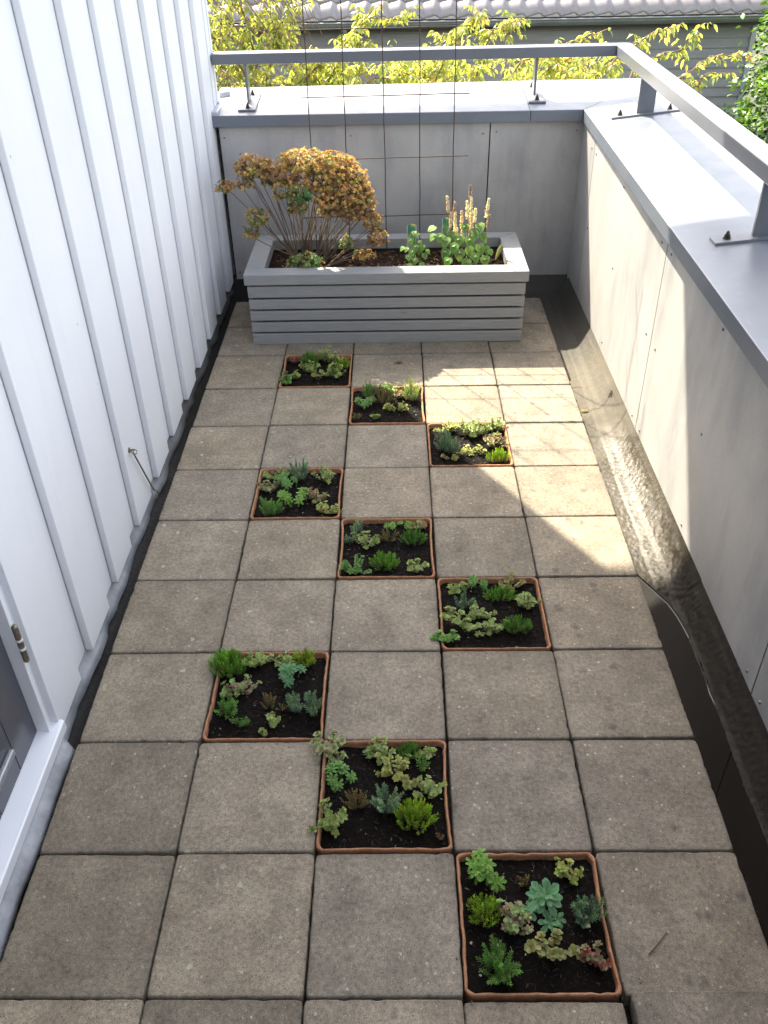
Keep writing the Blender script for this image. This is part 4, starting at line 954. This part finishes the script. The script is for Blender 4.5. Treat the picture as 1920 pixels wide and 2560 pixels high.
lvs = [(.955,3.03,.44,.034,.1), (.957,3.02,.408,.032,.5), (1.013,3.03,.387,.044,.5), (1.014,3.0,.346,.046,.8), (1.022,2.97,.318,.040,.9), (1.071,2.99,.345,.048,.8), (1.115,3.0,.352,.046,.8), (1.101,2.96,.313,.044,.9), (1.159,3.01,.361,.046,.7), (1.182,2.97,.322,.042,.9),
       (1.164,3.08,.433,.042,.1), (1.14,3.06,.41,.042,.3), (1.10,3.08,.43,.036,.2), (1.04,3.06,.40,.042,.4), (1.075,3.05,.385,.044,.5), (1.12,3.04,.385,.044,.6), (1.175,3.05,.395,.040,.5), (1.19,3.02,.35,.036,.8), (1.05,3.0,.37,.042,.6), (1.14,2.98,.33,.040,.9), (.99,3.04,.40,.036,.3), (1.205,3.0,.345,.026,.6)]
flowerplant('foamflower_plant', 'leafy green plant with upright cream flower spikes at the right of the planter', 1.10, 3.08, spk, lvs, 5)
r = random.Random(6)
lv2 = [(.872,3.02,.425,.022,.2), (.858,3.02,.392,.026,.5), (.880,3.0,.370,.028,.6), (.846,2.99,.330,.026,.8), (.877,2.97,.322,.026,.9), (.855,2.96,.302,.026,.9), (.905,2.97,.300,.026,.9), (.917,3.0,.332,.026,.6), (.909,3.02,.362,.026,.4), (.822,3.02,.357,.022,.3), (.895,3.02,.345,.026,.6), (.865,3.0,.348,.026,.7), (.93,3.0,.35,.020,.4), (.84,3.0,.36,.022,.5), (.895,3.0,.39,.020,.4), (.888,3.04,.41,.018,.2)]
flowerplant('young_foamflower', 'small leafy green plant left of the flowering one, mid planter', .875, 3.05, [], lv2, 9)
def card(x, y, z0c, z1c, w, lean, label):
    root = empty('plant_label', (x, y, .28), label, 'plant label'); b = MB(); n = 10; m = 8
    for i in range(n+1):
        t_ = i/n; hw = w*(1 if t_ > .35 else .35+.65*(t_/.35))
        for j in range(m+1):
            s = j/m*2-1; px = x+s*hw*.5+lean*t_*.01; pz = z0c+(z1c-z0c)*t_-(.006*s*s if t_ > .95 else 0); py = y+.004*t_*s*s
            g = noise.noise((px*90, pz*60, 1)); col = (.045, .20, .12) if t_ > .72 else (.42, .47, .42) if g > .08 else (.14, .30, .10) if t_ > .3 else (.40, .46, .44)
            if abs(s) > .85: col = (.60, .66, .62)
            if t_ > .9 and s > -.2: col = (.50, .52, .06)
            b.vert((px, py, pz), col)
    for i in range(n):
        for j in range(m): a = i*(m+1)+j; b.face((a, a+1, a+m+2, a+m+1))
    o = part(b, 'card', M['tagmat'], root); s_ = o.modifiers.new('s', 'SOLIDIFY'); s_.thickness = .0008
card(.862, 3.065, .29, .445, .042, 0, 'tall green and white plant label behind the small leafy plant')
card(1.010, 3.095, .33, .462, .034, .5, 'green plant label behind the leaves of the flowering plant')
# withered leaf sticking up at the right
dl = MB(); leaf(dl, Vector((1.235, 3.03, .292)), Vector((.35, .05, .95)), Vector((-.3, -1, .2)), .072, .020, (.22, .25, .13), .1, .3)
tag(dl.build('withered_leaf', M['dryleaf']), 'single pale withered leaf standing in the soil at the right end of the planter', 'leaf')
dl = MB()
r = random.Random(3)
for i in range(8): a = Vector((.955+r.uniform(-.02, .03), 2.93+r.uniform(-.01, .02), .272)); dl.tube([a, a+Vector((r.uniform(-.02, .02), -.01, r.uniform(.02, .045))), a+Vector((r.uniform(-.03, .03), -.02, .01))], .0012, .0007, 5, col=(.22, .12, .07))
tag(dl.build('dry_twig', M['stem']), 'loose dry reddish twigs on the soil at the front middle of the planter', 'twigs')
# bits lying on the paving
tw = MB(); tw.tube([(1.262, .078, .003), (1.285, .098, .0045), (1.308, .122, .003)], .0014, .0009, 6, col=(.10, .045, .03))
tag(tw.build('twig', M['stem']), 'short dark twig lying on the slab right of the nearest tray', 'twig')
tw = MB(); leaf(tw, Vector((.775, 2.605, .004)), Vector((1, .03, .02)), Vector((0, 0, 1)), .042, .012, (.06, .045, .03), 0, .3)
tag(tw.build('fallen_leaf', M['dryleaf']), 'dark narrow dry leaf on the slab in front of the planter middle', 'leaf')
tw = MB(); leaf(tw, Vector((1.512, 2.245, -.036)), Vector((.9, .2, .1)), Vector((0, 0, 1)), .035, .014, (.42, .40, .18), .2, .3)
tag(tw.build('fallen_leaf', M['treeleaf']), 'pale yellowish fallen leaf lying in the sunlit gutter', 'leaf')
# overflow opening in the gutter upstand
ov = empty('overflow_outlet', (1.632, 2.30, -.005), 'small dark pointed overflow hole in the felt upstand below the right parapet', 'drain outlet')
b = MB(); pts = []
nrm = Vector((-.80, 0, .60)); tx = Vector((0, 1, 0)); ty = Vector((.60, 0, .80))
c0 = Vector((1.637, 2.31, .0045))+nrm*.002; n0 = 0
out = [(-.034, 0.002), (-.020, .013), (-.004, .016), (.016, .010), (.044, 0), (.016, -.011), (-.004, -.016), (-.022, -.010)]
for u_, v_ in out: b.vert(c0+tx*u_+ty*v_, (1,1,1))
for u_, v_ in out: b.vert(c0+tx*u_+ty*v_-nrm*.006, (1,1,1))
b.face(range(8)); 
for i in range(8): j = (i+1) % 8; b.face((i, j, 8+j, 8+i))
part(b, 'opening', M['dark'], ov)

# ================================================================== NEIGHBOUR HOUSE
nh = empty('neighbour_house', (2.0, 13, -3.3), 'neighbouring house beyond the terrace with grey board siding and brown pantile roof', 'house')
YH = 12.0
b = MB(); b.box((-7.0, YH+.03, -3.3), (5.43, YH+7, 0.03)); part(b, 'wall', M['siding'], nh)
b = MB(); z = -3.3; k = 0
while z < 0.0:
    n0 = len(b.v); z1 = min(z+.1125, .02)
    for x in (-7.0, 5.43):
        for y, zz in ((YH, z), (YH+.022, z1), (YH+.03, z1), (YH+.03, z)): b.vert((x, y, zz), (1,1,1))
    for i in range(4): j = (i+1) % 4; b.face((n0+i, n0+4+i, n0+4+j, n0+j))
    b.face((n0+3, n0+2, n0+1, n0)); b.face((n0+4, n0+5, n0+6, n0+7)); z += .1165
part(b, 'siding', M['siding'], nh)
b = MB(); b.box((5.432, YH-.012, -3.3), (5.49, YH+.06, .02)); part(b, 'corner_board', M['pipe'], nh)
b = MB(); b.box((-7.2, YH-.22, .010), (5.9, YH+.03, .055)); part(b, 'soffit', M['fascia'], nh)
b = MB(); seg = 8; n0 = 0
for x in (-7.2, 5.95):
    for i in range(seg+1):
        a = math.pi+math.pi*i/seg; b.vert((x, YH-.28+.062*math.cos(a), .128+.075*math.sin(a)), (1,1,1))
for i in range(seg): b.face((i, seg+1+i, seg+2+i, i+1))
b.tube([(-7.2, YH-.345, .130), (5.95, YH-.345, .134)], .011, n=8)
o = part(b, 'rain_gutter', M['gutter'], nh)
b = MB(); b.tube([(.185, YH-.26, .06), (.185, YH-.10, -.06), (.19, YH-.045, -.14), (.20, YH-.045, -3.3)], .030, n=12)
b.tube([(.195, YH-.045, -.40), (.195, YH-.045, -.44)], .036, n=12)
part(b, 'downpipe', M['pipe'], nh)
b = MB(); a30 = R(30); P_ = .2165; course = .31; nc = 26; x0, x1 = -7.2, 5.95; per = 12; nw = int((x1-x0)/P_)*per
def wave(f):   # pantile section, asymmetric roll
    f = f % 1.0
    return .042*(.5+.5*math.cos(2*math.pi*(f-.28-.10*math.sin(2*math.pi*f))))
for ci in range(nc):
    s0 = ci*course; n0 = len(b.v)
    for (ds, lift) in ((0.0, -.010), (0.0, .020), (course+.01, .0)):
        for i in range(nw+1):
            x = x0+(x1-x0)*i/nw; w = wave((x-x0)/P_)
            s = s0+ds; up_ = w+lift
            b.vert((x, YH-.30+s*math.cos(a30)-up_*math.sin(a30), .165+s*math.sin(a30)+up_*math.cos(a30)), (1,1,1))
    for q in range(2):
        for i in range(nw): a = n0+q*(nw+1)+i; b.face((a, a+1, a+nw+2, a+nw+1))
part(b, 'roof', M['tile'], nh, smooth=True)
b = MB(); b.box((-7.2, YH-.25, .07), (5.9, YH+.03, .15)); part(b, 'fascia', M['fascia'], nh)

nh.location.z += 0.04
# ================================================================== TREE BEHIND THE PARAPET
def tree():
    r = random.Random(33)
    root = empty('cherry_tree', (0.9, 6.9, -3.3), 'tree with drooping yellow-green leaves just beyond the far parapet', 'tree')
    fo, st, bs = MB(), MB(), MB()
    st.tube([(.9, 6.95, -3.3), (.88, 6.93, -2.4), (.93, 6.9, -1.5), (.9, 6.85, -.9)], .10, .065, 10, col=(.13, .10, .075))
    BR=BRANCHES
    crotch = Vector((.9, 6.85, -.95))
    for bi, br in enumerate(BR):
        pts = [Vector(p) for p in br]
        m = crotch.lerp(pts[0], .5)+Vector((0, r.uniform(-.1, .1), -.12))
        full = [crotch, crotch.lerp(m, .5), m, m.lerp(pts[0], .5)+Vector((0, 0, -.03)), pts[0]]
        bs.tube(full, .030, .012, 7, col=(.15, .11, .08))
        dense = []
        for i in range(len(pts)-1):
            for k in range(6): dense.append(pts[i].lerp(pts[i+1], k/6)+Vector((r.gauss(0, 1), r.gauss(0, 1), r.gauss(0, 1)))*.008)
        dense.append(pts[-1]); bs.tube(dense, .010, .003, 6, col=(.24, .15, .09))
        L = sum((pts[i+1]-pts[i]).length for i in range(len(pts)-1))
        def leaves_on(path, n, f0=0.0):
            for i in range(n):
                f = f0+(1-f0)*(i+r.random())/n; g_ = f*(len(path)-1); i0 = min(len(path)-2, int(g_)); q = path[i0].lerp(path[i0+1], g_-i0); tg = (path[i0+1]-path[i0]).normalized()
                a = r.uniform(0, 6.28); out = Vector((math.cos(a), math.sin(a), r.uniform(-.3, .3)))
                d = (out*.75+tg*.45+Vector((0, 0, -.55))).normalized()
                nr = Vector((r.gauss(0, .5), r.gauss(-.2, .5), .8)).normalized()
                col = r.choices([(.34, .40, .12), (.45, .48, .16), (.22, .31, .09), (.55, .53, .20), (.40, .27, .13)], weights=[6, 5, 3, 2.2, .6])[0]
                ps = q+out*.012; s = r.uniform(.036, .064)
                leaf(fo, ps, d, nr, s, s*.44, vary(col, r, .2), r.uniform(.1, .5), r.uniform(.2, .5), prof=PROF_TREE)
        sparse = bi in (7, 8, 9, 10, 11, 14)
        leaves_on(dense, int(L*(46 if sparse else 80)))
        nt = int(L*(12 if sparse else 32))
        for k in range(nt):
            f = r.uniform(.05, .97); g_ = f*(len(dense)-1); q = dense[int(g_)]
            tl = r.uniform(.10, .26)*(0.75 if sparse else 1)*(1-.3*f); d = Vector((r.gauss(0, .7), r.gauss(0, .6), r.gauss(.1, .5))).normalized()
            path = [q, q+d*tl*.5+Vector((0, 0, .01)), q+d*tl+Vector((0, 0, -.02))]
            bs.tube(path, .0032, .0014, 4, col=(.26, .16, .09), cap=False); leaves_on(path, max(5, int(tl*62)), .15)
    # lower crown mass hidden mostly below the parapet line
    for k in range(1250):
        if k % 4 == 0: q = Vector((r.uniform(-.8, .12), r.uniform(6.3, 7.2), r.uniform(.25, 1.25)))
        else: q = Vector((r.uniform(-.8, 2.5), r.uniform(6.3, 7.5), .5-abs(r.gauss(0, .33))))
        if noise.noise((q.x*2.3, q.z*3, 4)) < -.02: continue
        d = Vector((r.gauss(0, 1), r.gauss(0, 1), r.gauss(0, .5))).normalized(); path = [q, q+d*.1, q+d*.18]
        bs.tube([crotch.lerp(q, .85), q], .003, .002, 4, col=(.22, .15, .09), cap=False)
        bs.tube(path, .0032, .0014, 4, col=(.26, .16, .09), cap=False); 
        for i in range(11):
            out = Vector((r.gauss(0, 1), r.gauss(0, 1), r.gauss(0, .4))).normalized(); s = r.uniform(.038, .064)
            col = r.choices([(.32, .39, .12), (.42, .46, .15), (.20, .29, .08), (.50, .49, .18)], weights=[5, 5, 3, 2])[0]
            leaf(fo, path[i % 3]+out*.02, (out*.7+Vector((0, 0, -.5))).normalized(), Vector((r.gauss(0, .5), r.gauss(0, .5), .8)), s, s*.44, vary(col, r, .2), r.uniform(.1, .5), r.uniform(.2, .5), prof=PROF_TREE)
    part(st, 'trunk', M['stem'], root, smooth=True); part(bs, 'branches', M['stem'], root); part(fo, 'crown', M['treeleaf'], root, smooth=True)
BRANCHES = [[[-0.25, 6.42, 0.17], [-0.24, 6.57, 0.59], [-0.31, 6.48, 0.94], [-0.27, 6.6, 1.13]], [[-0.25, 6.61, 0.33], [-0.39, 6.33, 0.63], [-0.46, 6.31, 0.87]], [[-0.27, 6.72, 0.31], [-0.06, 6.43, 0.64], [-0.09, 6.42, 0.91]], [[-0.15, 6.8, 0.09], [0.2, 6.54, 0.5], [0.4, 6.72, 0.59], [0.62, 6.54, 0.68]], [[0.24, 6.62, 0.12], [0.51, 6.38, 0.42], [0.9, 6.62, 0.44], [1.08, 6.73, 0.35]], [[0.97, 6.56, 0.15], [1.18, 6.67, 0.49], [1.32, 6.64, 0.74], [1.42, 6.33, 0.9]], [[1.34, 6.68, 0.19], [1.46, 6.6, 0.53], [1.5, 6.45, 0.76], [1.72, 6.32, 0.82]], [[1.53, 6.73, 0.11], [1.77, 6.54, 0.53], [2.06, 6.66, 0.61], [2.45, 6.74, 0.71]], [[2.36, 6.66, 0.41], [2.64, 6.76, 0.6], [2.77, 6.5, 0.72], [2.98, 6.7, 0.74]], [[2.55, 6.52, 0.37], [2.81, 6.77, 0.5], [3.02, 6.74, 0.56], [3.01, 6.35, 0.78]], [[2.72, 6.37, 0.23], [2.83, 6.41, 0.35], [3.23, 6.78, 0.46], [3.25, 6.52, 0.54], [3.56, 6.61, 0.53]], [[2.83, 6.45, 0.11], [3.08, 6.55, 0.22], [3.14, 6.49, 0.43], [3.38, 6.48, 0.43]], [[1.7, 6.59, 0.13], [1.96, 6.59, 0.46], [2.22, 6.75, 0.53]], [[0.79, 6.64, 0.1], [0.86, 6.76, 0.45], [1.19, 6.73, 0.45]], [[2.21, 6.8, 0.08], [2.36, 6.64, 0.41], [2.43, 6.38, 0.52]], [[0.24, 6.73, 0.3], [0.4, 6.78, 0.58], [0.59, 6.75, 0.8], [0.9, 6.58, 0.83]], [[-0.57, 6.66, 0.19], [-0.46, 6.41, 0.47], [-0.58, 6.72, 0.58]], [[-0.05, 6.59, 0.2], [0.26, 6.44, 0.32], [0.58, 6.33, 0.37]], [[0.97, 6.73, 0.08], [1.34, 6.79, 0.27], [1.72, 6.34, 0.38]], [[1.71, 6.7, 0.08], [2.03, 6.51, 0.31], [2.28, 6.38, 0.36]]]
tree()
def bush(x, y, z0_, z1_, rx, ry, n, label, cols, seed, s0, s1):
    r = random.Random(seed); root = empty('garden_tree', (x, y, z0_), label, 'tree'); fo, st = MB(), MB(); zc = (z0_+z1_)/2; rz = (z1_-z0_)/2
    st.tube([(x, y, z0_), (x+.05, y, zc), (x, y+.05, z1_-.3)], .09, .03, 8, col=(.10, .08, .06))
    for k in range(26):
        a = r.uniform(0, 6.28); e = Vector((x+rx*.8*math.cos(a), y+ry*.8*math.sin(a), r.uniform(zc-rz*.6, zc+rz*.8))); st.tube([Vector((x, y, e.z-.5)), e], .02, .006, 5, col=(.10, .08, .06))
    clumps = [(r.uniform(0, 6.28), r.uniform(-.9, .95), r.choice([r.uniform(.78, 1.08), r.uniform(.3, .8)])) for _ in range(170)]
    for i in range(n):
        a, h, q = r.choice(clumps); rr_ = q*math.sqrt(max(.05, 1-h*h*.85)); p = Vector((x+rx*rr_*math.cos(a), y+ry*rr_*math.sin(a), zc+rz*h))+Vector((r.gauss(0, 1)*rx*.09, r.gauss(0, 1)*ry*.09, r.gauss(0, 1)*.11))
        out = Vector((r.gauss(0, 1)+math.cos(a), r.gauss(0, 1)+math.sin(a), r.gauss(-.3, .5))).normalized(); s = r.uniform(s0, s1)
        leaf(fo, p, out, Vector((r.gauss(0, .6), r.gauss(0, .6), .9)), s, s*.6, vary(r.choice(cols), r, .25), .2, .25, prof=((0, .08), (.4, .5), (.75, .4), (1, .03)))
    part(fo, 'crown', M['bushleaf'], root, smooth=True); part(st, 'trunk', M['stem'], root)
bush(5.75, 9.3, -3.3, 1.5, 1.25, 1.3, 17000, 'bushy green tree beyond the right railing, at the right edge', [(.09,.19,.03), (.13,.25,.04), (.05,.11,.02)], 4, .05, .09)
bush(6.9, 12.6, -3.3, 1.6, 1.5, 1.4, 11000, 'darker tree behind the bushy one, beside the neighbour house corner', [(.03,.07,.02), (.045,.09,.02)], 8, .06, .10)
bush(4.9, 7.6, -3.3, -.35, .9, .9, 9000, 'low light green bush below the right railing', [(.10,.18,.04), (.13,.22,.05), (.07,.12,.03)], 15, .04, .07)
